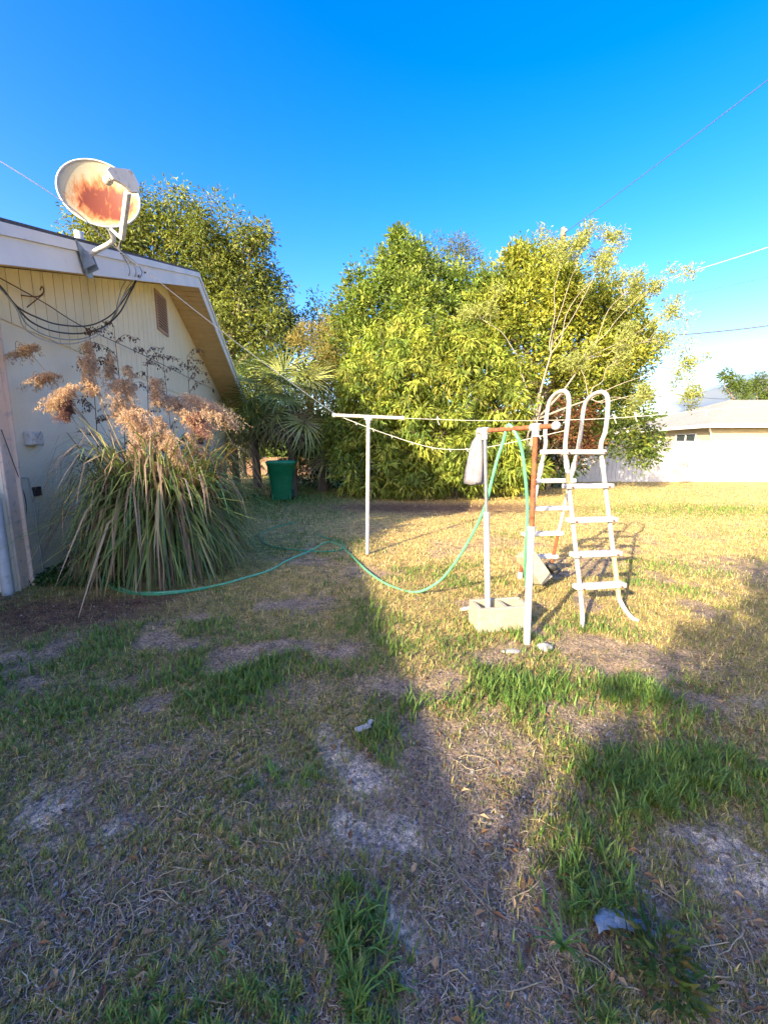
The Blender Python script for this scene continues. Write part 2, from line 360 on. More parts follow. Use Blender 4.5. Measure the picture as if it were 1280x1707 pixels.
nb = t.nodes.new('ShaderNodeTexNoise'); nb.inputs['Scale'].default_value = 90; nb.inputs['Detail'].default_value = 8; nb.inputs['Roughness'].default_value = .7; t.links.new(tcn.outputs['Object'], nb.inputs['Vector'])
bn = t.nodes.new('ShaderNodeBump'); bn.inputs['Strength'].default_value = .9; bn.inputs['Distance'].default_value = .02; t.links.new(nb.outputs[0], bn.inputs['Height']); t.links.new(bn.outputs[0], b.inputs['Normal'])
me.materials.append(m); tag(link('ground', me), kind='structure')

# ---------------------------------------------------------------- grass and straw
def lawn_pts(N, y0, y1, px=0.0):
    y = y0*np.exp(rng.random(N)*math.log(y1/y0)); x = (rng.random(N)*2-1)*(y*1.08+.35); return x, y
def house_mask(x, y):                                 # keep blades out of the house footprint
    return x > -3.76-.177*(y-3.96)+.02
def pick(z, thr): return z > thr
GB = np.array
def mix_col(N, pal, wts):
    pal = np.array(pal); i = rng.choice(len(pal), N, p=np.array(wts)/sum(wts)); j = rng.choice(len(pal), N, p=np.array(wts)/sum(wts)); t = rng.random((N, 1))*.5
    return pal[i]*(1-t)+pal[j]*t
def make_grass(name, label, cat, N, y0, y1, seed_clump, fn):
    x, y = lawn_pts(N, y0, y1)
    # tufts: pull points towards jittered cell centres
    cs = .075; xr, yr = x*.8-y*.6+(fbm(x, y, .4, 5, 2)-.5)*.5, x*.6+y*.8+(fbm(x, y, .4, 15, 2)-.5)*.5; ix, iy = np.floor(xr/cs), np.floor(yr/cs); h = np.sin(ix*127.1+iy*311.7)*43758.5; h -= np.floor(h); h2 = np.sin(ix*269.5+iy*183.3)*43758.5; h2 -= np.floor(h2)
    k = seed_clump*(.25+.75*rng.random(N))*np.clip(1.25-y/5, 0, 1); dx, dy = ((ix+.2+.6*h)*cs-xr)*k, ((iy+.2+.6*h2)*cs-yr)*k; x = x+dx*.8+dy*.6; y = y-dx*.6+dy*.8
    z = zones(x, y); dens, Ln, W, bend, col = fn(x, y, z, N)
    keep = (rng.random(N) < dens) & (house_mask(x, y) | (y < 3.9))
    x, y, Ln, W, bend, col = x[keep], y[keep], Ln[keep], W[keep], bend[keep], col[keep]; n = len(x)
    th = rng.random(n)*2*math.pi; d = np.stack([np.cos(th), np.sin(th)], 1)
    base = np.stack([x, y, height(x, y)-.004], 1)
    tag(blades(name, base, d, Ln, W, bend, col, GRASS, seg=3), label, cat, kind='stuff'); return n
def f_turf(x, y, z, N):
    bare = np.clip(np.maximum.reduce([z['dirt'], z['litter']*1.0, z['sand']*1.2, z['mulch_shade']*1.2]), 0, 1)
    g = np.clip(z['green'], 0, 1.2)*(1-bare*.5); dry = np.clip(1-g*1.3+z['dry']*.3, 0, 1)
    lush = g > rng.random(N)*.9+.12
    shade_green = np.clip(1-(x+.2)/1.2, 0, 1)
    tan = mix_col(N, [(.58, .46, .19), (.66, .53, .24), (.47, .41, .15), (.35, .35, .11), (.74, .62, .33)], [3, 3, 2, 2, 1])
    olive = mix_col(N, [(.25, .28, .06), (.34, .34, .09), (.44, .37, .13), (.17, .23, .05)], [3, 3, 3, 2])
    grn = mix_col(N, [(.12, .21, .045), (.16, .28, .055), (.22, .32, .075), (.32, .33, .10), (.08, .15, .035)], [3, 3, 2, 1, 2])
    pickt = rng.random(N)[:, None] < np.clip(.35+z['dry']*.5+np.clip((y-4)/6, 0, .4)-.25*shade_green, 0, 1)[:, None]
    col = np.where(lush[:, None], grn, np.where(pickt, tan, olive))
    col = col*(.75+.5*rng.random((N, 1)))
    sc = (1+y/9)
    Ln = np.where(lush, .03+.05*rng.random(N)*np.clip(g+.3, .5, 1.3), .014+.028*rng.random(N))*np.clip(sc, 1, 1.5)
    W = np.where(lush, .0042, .003)*(1+y/3.2)*(.7+.6*rng.random(N))
    bend = .5+1.3*rng.random(N)+np.where(lush, 0, .2)
    dens = np.where(lush, 1., .5+.25*np.clip((y-2.5)/2, 0, 1))*(1-np.clip(bare*1.25, 0, 1)*.96)*np.clip(.35+1.1*fbm(x, y, .18, 81, 2), 0, 1)
    return dens, Ln, W, bend, col
make_grass('lawn_grass', 'short patchy lawn grass, part green and part dry', 'grass', 430000, .75, 24, .75, f_turf)
def f_coarse(x, y, z, N):
    bare = np.clip(np.maximum.reduce([z['dirt'], z['litter'], z['sand'], z['mulch_shade']]), 0, 1)
    g = np.clip(z['green'], 0, 1.2)*(1-bare*.5)
    grn = mix_col(N, [(.11, .22, .045), (.16, .30, .06), (.09, .17, .04), (.24, .32, .09)], [3, 2, 2, 1])
    return np.clip((g-.45)*1.8, 0, 1), .06+.08*rng.random(N), .0065*(1+y/8)*(.7+.6*rng.random(N)), 1.0+1.2*rng.random(N), grn*(.75+.5*rng.random((N, 1)))
make_grass('coarse_grass', 'longer broad bladed green tufts scattered in the lawn', 'grass', 26000, .8, 6, .9, f_coarse)
def f_thatch(x, y, z, N):
    bare = np.clip(np.maximum.reduce([z['dirt'], z['litter']*.6, z['sand'], z['mulch_shade']*.8]), 0, 1)
    col = mix_col(N, [(.38, .34, .14), (.50, .42, .22), (.25, .27, .08), (.28, .21, .10), (.18, .24, .06)], [3, 2, 3, 1, 4])*(.6+.7*rng.random((N, 1)))
    return (1-bare*.85)*np.clip(1.5*fbm(x, y, .12, 83, 2), 0, 1), .012+.025*rng.random(N), .0022*(1+y/6)*(.6+.7*rng.random(N)), .8+1.6*rng.random(N), col
def _mk():
    global blades
    b0 = blades; blades = lambda *a, **k: b0(*a, **{**k, 'seg': 2}); make_grass('thatch', 'fine matted dry grass close to the soil', 'grass', 300000, .75, 5, .3, f_thatch); blades = b0
_mk()
# crumbs of soil and grit
N = 26000; x, y = lawn_pts(N, .75, 5); z = zones(x, y); kp = rng.random(N) < np.clip(z['sand']+z['dirt']+z['litter']+z['mulch_shade'], .08, 1); x, y = x[kp], y[kp]; n = len(x); r = .0015+.008*rng.random(n)**4
oc = np.array([(1, 0, 0), (0, 1, 0), (-1, 0, 0), (0, -1, 0), (0, 0, .8), (0, 0, -.5)]); V = oc[None]*r[:, None, None]*(.7+.6*rng.random((n, 6, 1)))+np.stack([x, y, height(x, y)+r*.4], 1)[:, None]
tag(np_mesh('soil_crumbs', V, [(0, 1, 4), (1, 2, 4), (2, 3, 4), (3, 0, 4), (1, 0, 5), (2, 1, 5), (3, 2, 5), (0, 3, 5)], 3, mix_col(n, [(.30, .27, .24), (.12, .10, .09), (.5, .46, .4), (.2, .15, .1)], [3, 3, 1, 2]), STRAW), 'small grit and soil crumbs on the bare patches', 'grit', kind='stuff')
# dead straw lying on the soil
N = 190000; x, y = lawn_pts(N, .75, 9); z = zones(x, y)
keep = (rng.random(N) < np.clip(.35+.5*z['litter']+.2*z['dirt']-.75*z['sand']-.2*z['green']+.2*z['mulch_shade']-np.clip((y-4)/6, 0, .5), .06, 1)*np.clip(fbm(x, y, .3, 91)*1.7-.2, .1, 1)) & (house_mask(x, y) | (y < 3.9))
x, y = x[keep], y[keep]; n = len(x); zz = z['mulch_shade'][keep]; th = rng.random(n)*2*math.pi; L = (.010+.038*rng.random(n)**2.2)*(1+y/12); W = (.0009+.0011*rng.random(n))*(1+y/3)
d = np.stack([np.cos(th), np.sin(th), (rng.random(n)-.35)*.5], 1); s = np.stack([-np.sin(th), np.cos(th), (rng.random(n)-.5)*.8], 1); bs = np.stack([x, y, height(x, y)+.003+.008*rng.random(n)], 1)
mid = bs+d*L[:, None]*.5+s*(L*(rng.random(n)-.5)*.35)[:, None]; tip = bs+d*L[:, None]
V = np.stack([bs-s*W[:, None]/2, bs+s*W[:, None]/2, mid+s*W[:, None]/2, mid-s*W[:, None]/2, tip], 1)
col = mix_col(n, [(.46, .38, .27), (.30, .24, .18), (.60, .52, .40), (.16, .12, .095), (.40, .29, .17)], [3, 3, 1.5, 3, 2])
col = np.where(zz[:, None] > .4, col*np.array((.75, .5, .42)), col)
tag(np_mesh('straw_litter', V, [(0, 1, 2), (0, 2, 3), (3, 2, 4)], 3, col, STRAW), 'dead straw and thatch lying on the bare soil', 'straw litter', kind='stuff')
N = 1500; x, y = lawn_pts(N, .8, 9); k_ = house_mask(x, y); x, y = x[k_], y[k_]; n = len(x)
def leaves2(name, C, D, Ln, W, col, mat, parent=None, curl=.15, hint=None):
    N = len(C); D = unit(D); Rn = unit(rng.normal(size=(N, 3))*(1 if hint is None else .55)+(np.array([0, 0, .8]) if hint is None else hint)); S = unit(np.cross(D, Rn)); U = np.cross(S, D)
    Ln = np.broadcast_to(Ln, N)[:, None]; W = np.broadcast_to(W, N)[:, None]
    V = np.stack([C, C+D*Ln*.45+S*W*.5+U*W*.2, C+D*Ln-U*Ln*curl, C+D*Ln*.45-S*W*.5+U*W*.2], 1)
    return np_mesh(name, V, [(0, 1, 2), (0, 2, 3)], 3, col, mat, parent)
tag(leaves2('fallen_leaves', np.stack([x, y, height(x, y)+.012], 1), rng.normal(size=(n, 3))*np.array([1, 1, .25]), .022+.03*rng.random(n), .012+.01*rng.random(n), mix_col(n, [(.26, .15, .07), (.42, .30, .16), (.14, .08, .05)], [3, 2, 2]), STRAW, hint=np.array([0, 0, 2.])), 'brown dead leaves scattered over the lawn', 'dead leaves', kind='stuff')
# long runners of dry grass near the camera
mb = []
for k in range(110):
    px, py = random.choice([(random.gauss(300, 70), random.gauss(1430, 90)), (random.uniform(0, 650), random.uniform(1180, 1690)), (random.uniform(700, 1270), random.uniform(1250, 1690))])
    g0 = G(px, min(max(py, 1100), 1700)); th = random.random()*6.28; Ls = random.uniform(.06, .22); P0 = [g0.x, g0.y]; c = []
    for j in range(6):
        th += random.gauss(0, .35); c.append((P0[0], P0[1], float(height(P0[0], P0[1]))+.006+.02*math.sin(j/5*math.pi)*random.random())); P0 = [P0[0]+math.cos(th)*Ls/5, P0[1]+math.sin(th)*Ls/5]
    mb.append(c)
r_ = MB()
for c in mb: r_.tube(c, [.0022, .002, .0018, .0016, .0013, .0008], 4, cap=False)
STEM = pm('dry_stem', (.42, .34, .20), (.30, .24, .14), 30, .8)
tag(r_.build('grass_runners', STEM), 'pale dry runners trailing over the foreground soil', 'grass', kind='stuff')

# ---------------------------------------------------------------- the house on the left
D_ = Vector((-.174, .985, 0)); N_ = Vector((.985, .174, 0)); O_ = Vector((-3.76, 3.96, 0)); LW = 10.6
def W_(s, o, z): return O_ + D_*s + N_*o + Vector((0, 0, z))
def zt(s): return 3.12 + .34*min(s, LW-s)
HM = Matrix((D_, N_, Vector((0, 0, 1)))).transposed()   # columns: along wall, outward, up
house = thing('house', 'cream stucco house with vertical siding in its gable on the left', 'house', (-3.9, 6, 0))
B = MB(); B.prism([W_(0, -9, 0), W_(0, 0, 0), W_(0, 0, zt(0)), W_(0, -9, zt(0))], D_*0.2)
B = MB(); B.prism([W_(0, 0, -.1), W_(LW, 0, -.1), W_(LW, 0, zt(LW)-.01), W_(LW/2, 0, zt(LW/2)-.01), W_(0, 0, zt(0)-.01)], -N_*9)
B.build('wall', STUCCO, house)
# vertical siding boards with open grooves, above the stucco
bw = .205; nb_ = int(LW/bw)
for k in range(nb_):
    s0, s1 = k*bw+.006, (k+1)*bw-.006
    if s1 > LW: break
    zb = 2.72
    poly = [W_(s0, .002, zb), W_(s1, .002, zb), W_(s1, .002, zt(s1)-.015)]
    if s0 < LW/2 < s1: poly.append(W_(LW/2, .002, zt(LW/2)-.015))
    poly.append(W_(s0, .002, zt(s0)-.015))
    b_ = MB(); b_.prism(poly, N_*.016); b_.build('siding_board', SIDING, house)
# roof slabs
OV, EV = .72, .95
def roof_slab(s0, s1, name):
    r = MB(); za = lambda s: 3.12+.34*(s if s <= LW/2 else LW-s)
    r.prism([W_(s0, OV, za(s0)+.285), W_(s1, OV, za(s1)+.285), W_(s1, OV, za(s1)+.315), W_(s0, OV, za(s0)+.315)], -N_*10.2)
    return r.build(name, SHING, house)
roof_slab(-EV-.03, LW/2, 'roof_slope'); roof_slab(LW/2, LW+EV-.35, 'roof_slope')
# rake fascia: lower board, upper trim
def rake(s0, s1, z0, z1, o0, o1, name):
    za = lambda s: 3.12+.34*(s if s <= LW/2 else LW-s); r = MB()
    r.prism([W_(s0, o0, za(s0)+z0), W_(s1, o0, za(s1)+z0), W_(s1, o0, za(s1)+z1), W_(s0, o0, za(s0)+z1)], N_*(o1-o0)); return r.build(name, FASC, house)
EV2 = EV-.45
for (a0, a1) in ((-EV, 1.9), (1.903, LW/2), (LW/2+.001, LW+EV2)):
    rake(a0, a1, -.02, .19, OV-.035, OV-.012, 'fascia_board'); rake(a0, a1, .192, .283, OV-.035, OV+.012, 'fascia_trim')
# soffit boards run across the overhang
k = 0; s = -EV
while s < LW+EV2-.02:
    s1 = min(s+.155, LW+EV2)
    if s < LW/2 < s1: s1 = LW/2
    za = lambda q: 3.12+.34*(q if q <= LW/2 else LW-q); e0 = s+.011; e1 = s1-.011
    b_ = MB(); b_.prism([W_(e0, .003, za(e0)-.004), W_(e1, .003, za(e1)-.004), W_(e1, .003, za(e1)+.012), W_(e0, .003, za(e0)+.012)], N_*(OV-.042)); b_.build('soffit_board', SOFF, house); s = s1
# horizontal box end under the far eave
b_ = MB(); b_.prism([W_(LW+.002, -8, 3.1), W_(LW+.002, OV-.04, 3.1), W_(LW+.002, OV-.04, 3.12+.02), W_(LW+.002, -8, 3.12+.02)], D_*(EV2-.01)); b_.build('eave_board', FASC, house)
b_ = MB(); b_.prism([W_(-EV-.02, -9, 2.77), W_(-EV-.02, OV-.04, 2.77), W_(-EV-.02, OV-.04, 3.05), W_(-EV-.02, -9, 3.05)], D_*.02); b_.build('fascia_board', FASC, house)
# pinkish corner trim
b_ = MB(); b_.box(W_(.075, .014, 1.5), (.15, .026, 3.1), HM, bev=.004); b_.box(W_(.165, .03, 1.5), (.03, .06, 3.1), HM, bev=.004); b_.build('corner_trim', TRIM, house)
b_ = MB(); b_.tube([W_(-.1, -.02, 0), W_(-.1, -.02, .95), W_(-.1, -.06, 1.05), W_(-.1, -.3, 1.1)], .05, 12); b_.build('drain_pipe', WHITE, house)
# louvred vent near the peak
def wall_at(px, py, o=0.02):                          # ray to the gable wall plane
    d = ray(px, py); Pn = W_(0, o, 0); t = (Pn - Vector((0, 0, HC))).dot(N_)/d.dot(N_); p = Vector((0, 0, HC)) + d*t; q = p-O_; return q.dot(D_), p.z
s0, z1 = wall_at(257, 482); s1, z0 = wall_at(279, 560); vs_, vz = (s0+s1)/2, (z0+z1)/2; vw, vh = (s1-s0), (z1-z0)
b_ = MB()
for q in (-1, 1): b_.box(W_(vs_+q*(vw/2), .034, vz), (.035, .03, vh+.03), HM)
for q in (-1, 1): b_.box(W_(vs_, .035, vz+q*vh/2), (vw-.036, .03, .035), HM)
b_.box(W_(vs_, .022, vz), (vw-.04, .004, vh-.04), HM, mi=1)
vent = b_.build('gable_vent', [LOUVER, DARK], house)
ns = 13
for k in range(ns):
    b_ = MB(); b_.box(W_(vs_, .037, vz-vh/2+.04+(vh-.08)*k/(ns-1)), (vw-.04, .026, .022), HM @ Matrix.Rotation(-.5, 3, 'X')); b_.build('slat', LOUVER, vent)
# vent pipe through the roof
c = at(133, 405, 6.0); b_ = MB(); b_.tube([(c.x, c.y, c.z-.5), (c.x, c.y, at(133, 386, 6.0).z)], .055, 14); b_.build('vent_pipe', WHITE, house)
# small wall fittings
s, z = wall_at(53, 731); b_ = MB(); b_.box(W_(s, .04, z), (.20, .08, .145), HM, bev=.008); b_.box(W_(s-.03, .086, z), (.11, .012, .125), HM, bev=.003); b_.build('junction_box', LGREY, house)
s, z = wall_at(63, 819); b_ = MB(); b_.box(W_(s, .01, z), (.12, .03, .10), HM, bev=.004); b_.build('outlet_box', DARK, house)
s, z = wall_at(50, 795); b_ = MB(); b_.tube([W_(s-.12, .02, z), W_(s-.03, .02, z-.01), W_(s, .02, z-.2), W_(s+.01, .02, .1)], .008, 6); b_.build('conduit', WHITE, house)
s, z = wall_at(332, 731); b_ = MB(); b_.box(W_(s, .03, z), (.62, .05, .28), HM, bev=.01); b_.build('dark_window', DARK, house)
b_ = MB(); b_.box(W_(s, .03, z+.175), (.7, .07, .06), HM); b_.box(W_(s, .03, z-.175), (.7, .07, .06), HM); b_.build('window_trim', LOUVER, house)
# low flat-roofed wing that carries on from the house towards the viewer's left
wing = [Vector((-3.2, -7, 0)), Vector((-4.6, .4, 0)), Vector((-5.2, 3.75, 0)), Vector((-11, 2.9, 0)), Vector((-10, -8, 0))]
b_ = MB(); b_.prism([p+Vector((-.35, 0, -.1)) for p in wing][::-1], (0, 0, 2.45)); b_.build('wing_wall', STUCCO, house)
b_ = MB(); b_.prism([p+Vector((0, 0, 2.36)) for p in wing][::-1], (0, 0, .24)); b_.build('wing_roof', FASC, house)
b_ = MB(); b_.tube([(-5.6, 2.0, 2.5), (-5.6, 2.0, 4.9)], .03, 8); b_.build('service_mast', GALV, house)

# ---------------------------------------------------------------- neighbour's place beyond the lawn
NH = thing('neighbour_house', 'pale bungalow with a grey hip roof behind the white fence', 'house', (20, 24, 0))
x0, y0, x1, y1, he = 17.0, 21.3, 40.0, 30.5, 2.62
b_ = MB(); b_.box(((x0+x1)/2+.0, (y0+y1)/2, he/2), (x1-x0, y1-y0, he)); b_.build('wall', CREAMW, NH)
e = .5; ex0, ey0, ex1, ey1 = x0-e, y0-e, x1+e, y1+e; zr = 4.55; ym = (y0+y1)/2; ze = he+.1
b_ = MB(); rv = [(ex0, ey0, ze), (ex1, ey0, ze), (ex1, ey1, ze), (ex0, ey1, ze), (ex0+5.1, ym, zr), (ex1-5.1, ym, zr)]
b_.add(rv, [(0, 1, 5, 4), (1, 2, 5), (2, 3, 4, 5), (3, 0, 4), (3, 2, 1, 0)]); b_.build('roof', NROOF, NH)
for (ax, ay, bx, by) in ((ex0, ey0, ex1, ey0), (ex0, ey0, ex0, ey1)):
    b_ = MB(); c = ((ax+bx)/2, (ay+by)/2, ze-.06); sz = (abs(bx-ax)+.04, .03, .17) if ay == by else (.03, abs(by-ay)+.04, .17)
    b_.box((c[0]-(.02 if ax == bx else 0), c[1]-(.02 if ay == by else 0), c[2]), sz); b_.build('fascia_board', FASC, NH)
b_ = MB(); b_.box((ex0+.26, (y0+y1)/2, ze-.1), (.44, y1-y0, .02)); b_.build('soffit', SOFF, NH)
def nwin(cx, cy, wx, wz, z, face):
    f = MB(); t = .06
    S = (lambda a, b, c: (c, a, b)) if face == 'x' else (lambda a, b, c: (a, c, b))
    n = -1
    for q in (-1, 1):
        f.box((cx+(n*.03 if face == 'x' else q*wx/2), cy+(q*wx/2 if face == 'x' else n*.03), z), S(t, wz+t, .06))
        f.box((cx+(n*.03 if face == 'x' else 0), cy+(0 if face == 'x' else n*.03), z+q*wz/2), S(wx-t-.004, t, .06))
    f.box((cx+(n*.03 if face == 'x' else 0), cy+(0 if face == 'x' else n*.03), z), S(t, wz-t-.004, .05))
    fo = f.build('window', VINYL, NH); g = MB(); g.box((cx+(n*.012 if face == 'x' else 0), cy+(0 if face == 'x' else n*.012), z), S(wx-t, wz-t, .01)); g.build('pane', GLASS, fo)
nwin(17.0, 23.0, 1.5, .95, 1.85, 'x'); nwin(23.5, 21.3, 1.6, 1.0, 1.9, 'y'); nwin(17.0, 27.5, 1.2, .9, 1.9, 'x')
b_ = MB(); b_.tube([(16.55, 20.85, 2.62), (16.7, 21.0, 2.45), (16.95, 21.22, 2.3), (16.95, 21.22, .1)], .045, 8); b_.build('downspout', WHITE, NH)
b_ = MB(); b_.tube([(18.3, 23.4, 3.2), (18.3, 23.4, 3.65)], .05, 8); b_.build('vent_pipe', LGREY, NH)

FN = thing('vinyl_fence', 'long white vinyl privacy fence of upright boards across the back of the lawn', 'fence', (12, 18.4, 0))
fx0, fx1, fy, fh = 2.2, 26.0, 18.4, 1.77
bmsh = None; pitch_ = .19; nbd = int((fx1-fx0)/pitch_)
for k in range(nbd):
    x = fx0+(k+.5)*pitch_
    if bmsh is None:
        mb_ = MB(); mb_.box((0, 0, fh/2), (pitch_-.012, .035, fh-.1), bev=.006); o = mb_.build('fence_board', VINYL); bmsh = o.data
    else: o = link('fence_board', bmsh)
    o.parent = FN; o.location = Vector((x, fy+.0015*(k % 3), 0))-Vector(FN.location)
for k in range(11):
    x = fx0+k*2.4; b_ = MB(); b_.box((x, fy+.05, .92), (.12, .10, 1.86), bev=.01); p_ = b_.build('fence_post', VINYL, FN)
    b_ = MB(); b_.add([(x-.075, fy-.03, 1.852), (x+.075, fy-.03, 1.852), (x+.075, fy+.13, 1.852), (x-.075, fy+.13, 1.852), (x, fy+.05, 1.93)], [(0, 1, 4), (1, 2, 4), (2, 3, 4), (3, 0, 4), (3, 2, 1, 0)]); b_.build('post_cap', VINYL, p_)
for z in (.06, fh+.005):
    b_ = MB(); b_.box(((fx0+fx1)/2, fy-.0, z), (fx1-fx0, .062, .13 if z > 1 else .12), bev=.008); b_.build('rail', VINYL, FN)
# tan garden wall seen under the palms
b_ = MB(); b_.box((-9, 24, .5), (16, .2, 1.0), bev=.01)
tag(b_.build('garden_wall', TERRA), 'low terracotta garden wall glimpsed beneath the palms behind the bin', 'wall')

# utility pole and lines
PX, PY_ = at(938, 400, 18).x, 18.0
UP = thing('utility_pole', 'weathered wooden utility pole rising out of the tree crowns', 'utility pole', (PX, PY_, 0))
b_ = MB(); b_.tube([(PX, PY_, 0), (PX, PY_, 5), (PX, PY_, 10.35)], [.17, .14, .11], 12); b_.build('pole', WOODPOLE, UP)
b_ = MB(); b_.tube([(PX, PY_, 10.35), (PX, PY_, 10.42), (PX, PY_, 10.46)], [.12, .11, .03], 10); b_.build('pole_cap', GALV, UP)
b_ = MB(); b_.tube([(PX-.05, PY_-.13, 10.1), (PX-.05, PY_-.3, 10.15)], .03, 6); b_.ball((PX-.05, PY_-.33, 10.17), .06, 8, 6); b_.build('insulator', LGREY, UP)
def wire(name, a, b, sg, r, mat, label, cat='cable', group=None):
    m_ = MB(); m_.tube(sag(a, b, sg), r, 5); return tag(m_.build(name, mat), label, cat, group)
def ext(a, b, k): a, b = Vector(a), Vector(b); return a+(b-a)*k
Pt = Vector((PX, PY_, 10.2))
wire('power_line', Pt, ext(Pt, at(1280, 125, 12.5), 1.7), .12, .012, WIRE, 'highest dark power line slanting up to the right from the pole top')
wire('service_cable', (PX, PY_-.12, 7.4), ext((PX, PY_, 7.4), at(1280, 398, 12.5), 1.6), .25, .014, LWIRE, 'pale silver service cable leaving the crowns above the thick dark one')
wire('telephone_line', (PX, PY_-.12, 6.2), ext((PX, PY_, 6.2), at(1280, 520, 13.5), 1.6), .45, .022, WIRE, 'thick dark telephone line sagging to the right over the neighbour house')
wire('faint_line', (PX, PY_-.12, 7.0), ext((PX, PY_, 7.0), at(1280, 455, 20), 1.5), .2, .008, WIRE, 'thin faint line between the silver cable and the thick dark line')
wire('house_drop', (PX, PY_-.12, 5.6), (21.5, ym, 4.6), .5, .014, WIRE, 'dark service drop running down from the crowns onto the grey hip roof')
wire('low_line', (PX, PY_-.12, 5.7), ext((PX, PY_, 5.7), at(1280, 614, 24), 1.4), .5, .012, WIRE, 'thin line just above the cloud and the far pines on the right')

# ---------------------------------------------------------------- clothesline posts
TB = Vector((-.235, 5.5, 0)); TT = at(614, 697, 5.5)
TL, TR = at(556, 692, 5.55), at(672, 697, 5.45)
def tpost(name, label, base, top, l, r, rust=True):
    t = thing(name, label, 'clothesline post', base, 'clothesline posts')
    m_ = MB(); m_.tube([base+Vector((0, 0, -.1)), base.lerp(top, .5), top-Vector((0, 0, .03))], .027, 12); m_.build('post', WPAINT, t)
    m_ = MB(); m_.tube([l, r], .023, 12); m_.build('crossarm', WPAINT, t)
    d = (r-l).normalized()
    m_ = MB(); m_.tube([top-d*.05, top+d*.05], .033, 12); m_.tube([top-Vector((0, 0, .07)), top], .034, 12); m_.build('tee_fitting', WHITE, t)
    for q, kk in ((l, 1), (r, -1)):
        m_ = MB(); m_.tube([q-d*.012*kk, q+d*.025*kk], .03, 12); m_.build('end_cap', WHITE, t)
    for kk in (.08, .3, .7, .86, .95):
        m_ = MB(); p = l.lerp(r, kk); m_.tube([p+Vector((0, 0, .02)), p+Vector((0, 0, .045))], .006, 6); m_.build('hook', DARKRUST, t)
tpost('clothesline_post', 'white T shaped clothesline post standing alone in the lawn before the mango tree', TB, TT, TL, TR)
b2 = Vector((5.6, 4.2, 0)); tpost('clothesline_post', 'white T shaped clothesline post beyond the right edge of the picture', b2, b2+Vector((0, 0, 1.86)), b2+Vector((-.3, -.4, 1.87)), b2+Vector((.3, .4, 1.87)))
def cord(name, pts, r, mat, label, cat, n=10, sides=6):
    m_ = MB(); m_.tube(smooth_path(pts, n), r, sides); return tag(m_.build(name, mat), label, cat)
cl = MB(); P1 = [TR, at(800, 701, 5.2), at(940, 700, 4.9), at(1065, 694, 4.6), at(1280, 676, 4.4), b2+Vector((-.3, -.4, 1.87))]; cl.tube(smooth_path(P1, 10), .0036, 6)
for kx, ky in ((730, 700), (1025, 697), (1060, 694)):
    c = at(kx, ky, 5.2 if kx < 900 else 4.72); cl.tube([c+Vector((-.01, 0, .05)), c+Vector((0, 0, -.02)), c+Vector((.02, 0, -.06))], .006, 5); cl.tube([c+Vector((-.02, 0, .02)), c+Vector((.02, 0, .01))], .009, 5)
tag(cl.build('clothesline', WCABLE), 'taut white clothesline running right from the post past the ladder hoops', 'clothesline')
cl = MB(); LADC, LU, LV = Vector((1.86, 3.24, 0)), Vector((.985, .17, 0)), Vector((-.12, .99, 0))
def LP(a, b, z): return LADC+LU*a+LV*b+Vector((0, 0, z))
P2 = [TL+Vector((.12, 0, -.03)), at(640, 722, 5.3), at(720, 746, 5.0), at(790, 748, 4.6), at(860, 736, 4.2), at(945, 717, 3.72)]; sp_ = smooth_path(P2, 12); cl.tube(sp_, .0042, 6)
for k in range(4, len(sp_)-6, 5): cl.tube([sp_[k]+Vector((-.008, 0, .012)), sp_[k]+Vector((.01, 0, -.028))], .007, 5)
tag(cl.build('clothesline', WCABLE), 'slack knotted white line drooping from the post to the pool ladder', 'clothesline')
cord('guy_cable', [TL+Vector((.01, 0, .02)), at(400, 575, 4.9), at(200, 418, 4.1), at(0, 268, 3.5), Vector((-5.6, 2.0, 4.85))], .0042, LWIRE, 'white cable stretched from the post arm up past the satellite dish', 'cable', 14)

# ---------------------------------------------------------------- satellite dish on the fascia
DS = thing('satellite_dish', 'rust stained cream satellite dish bolted to the gable fascia', 'satellite dish', tuple(at(140, 430, 4.5)))
dc = at(166, 322, 4.42); nd = Vector((.40, -.88, .20)).normalized(); da = (Vector((1, 0, 0))-nd*nd.x).normalized(); da = (Matrix.Rotation(math.radians(4), 3, nd) @ da); db = nd.cross(da).normalized()
if db.z < 0: db = -db
ra, rb, dep = .345, .335, .085
def dpt(r, a, off=0): return dc + da*ra*r*math.cos(a) + db*rb*r*math.sin(a) + nd*(dep*(r*r-1)+off)
b_ = MB(); n = 56; rr = 12; vs = [dpt(0, 0)]
for j in range(1, rr+1):
    for k in range(n): vs.append(dpt(j/rr, 2*math.pi*k/n))
fs = [[0, 1+k, 1+(k+1) % n] for k in range(n)] + [[1+(j-1)*n+k, 1+j*n+k, 1+j*n+(k+1) % n, 1+(j-1)*n+(k+1) % n] for j in range(1, rr) for k in range(n)]
b_.add(vs, fs, True); b_.add([v-nd*.006 for v in vs], [f[::-1] for f in fs], True)
mt, t, bb = nodes('stained_dish'); bb.inputs['Roughness'].default_value = .55
ta = t.nodes.new('ShaderNodeAttribute'); ta.attribute_name = 'Stain'
tcn = t.nodes.new('ShaderNodeTexCoord')
mpd = t.nodes.new('ShaderNodeMapping'); mpd.inputs['Scale'].default_value = (1.6, 1.6, .55); t.links.new(tcn.outputs['Object'], mpd.inputs[0]); n1 = t.nodes.new('ShaderNodeTexNoise'); n1.inputs['Scale'].default_value = 12; n1.inputs['Detail'].default_value = 12; n1.inputs['Roughness'].default_value = .72; n1.inputs['Distortion'].default_value = .6; t.links.new(mpd.outputs[0], n1.inputs['Vector'])
ad = t.nodes.new('ShaderNodeMath'); ad.operation = 'MULTIPLY_ADD'; t.links.new(n1.outputs[0], ad.inputs[0]); ad.inputs[1].default_value = .9; t.links.new(ta.outputs['Fac'], ad.inputs[2])
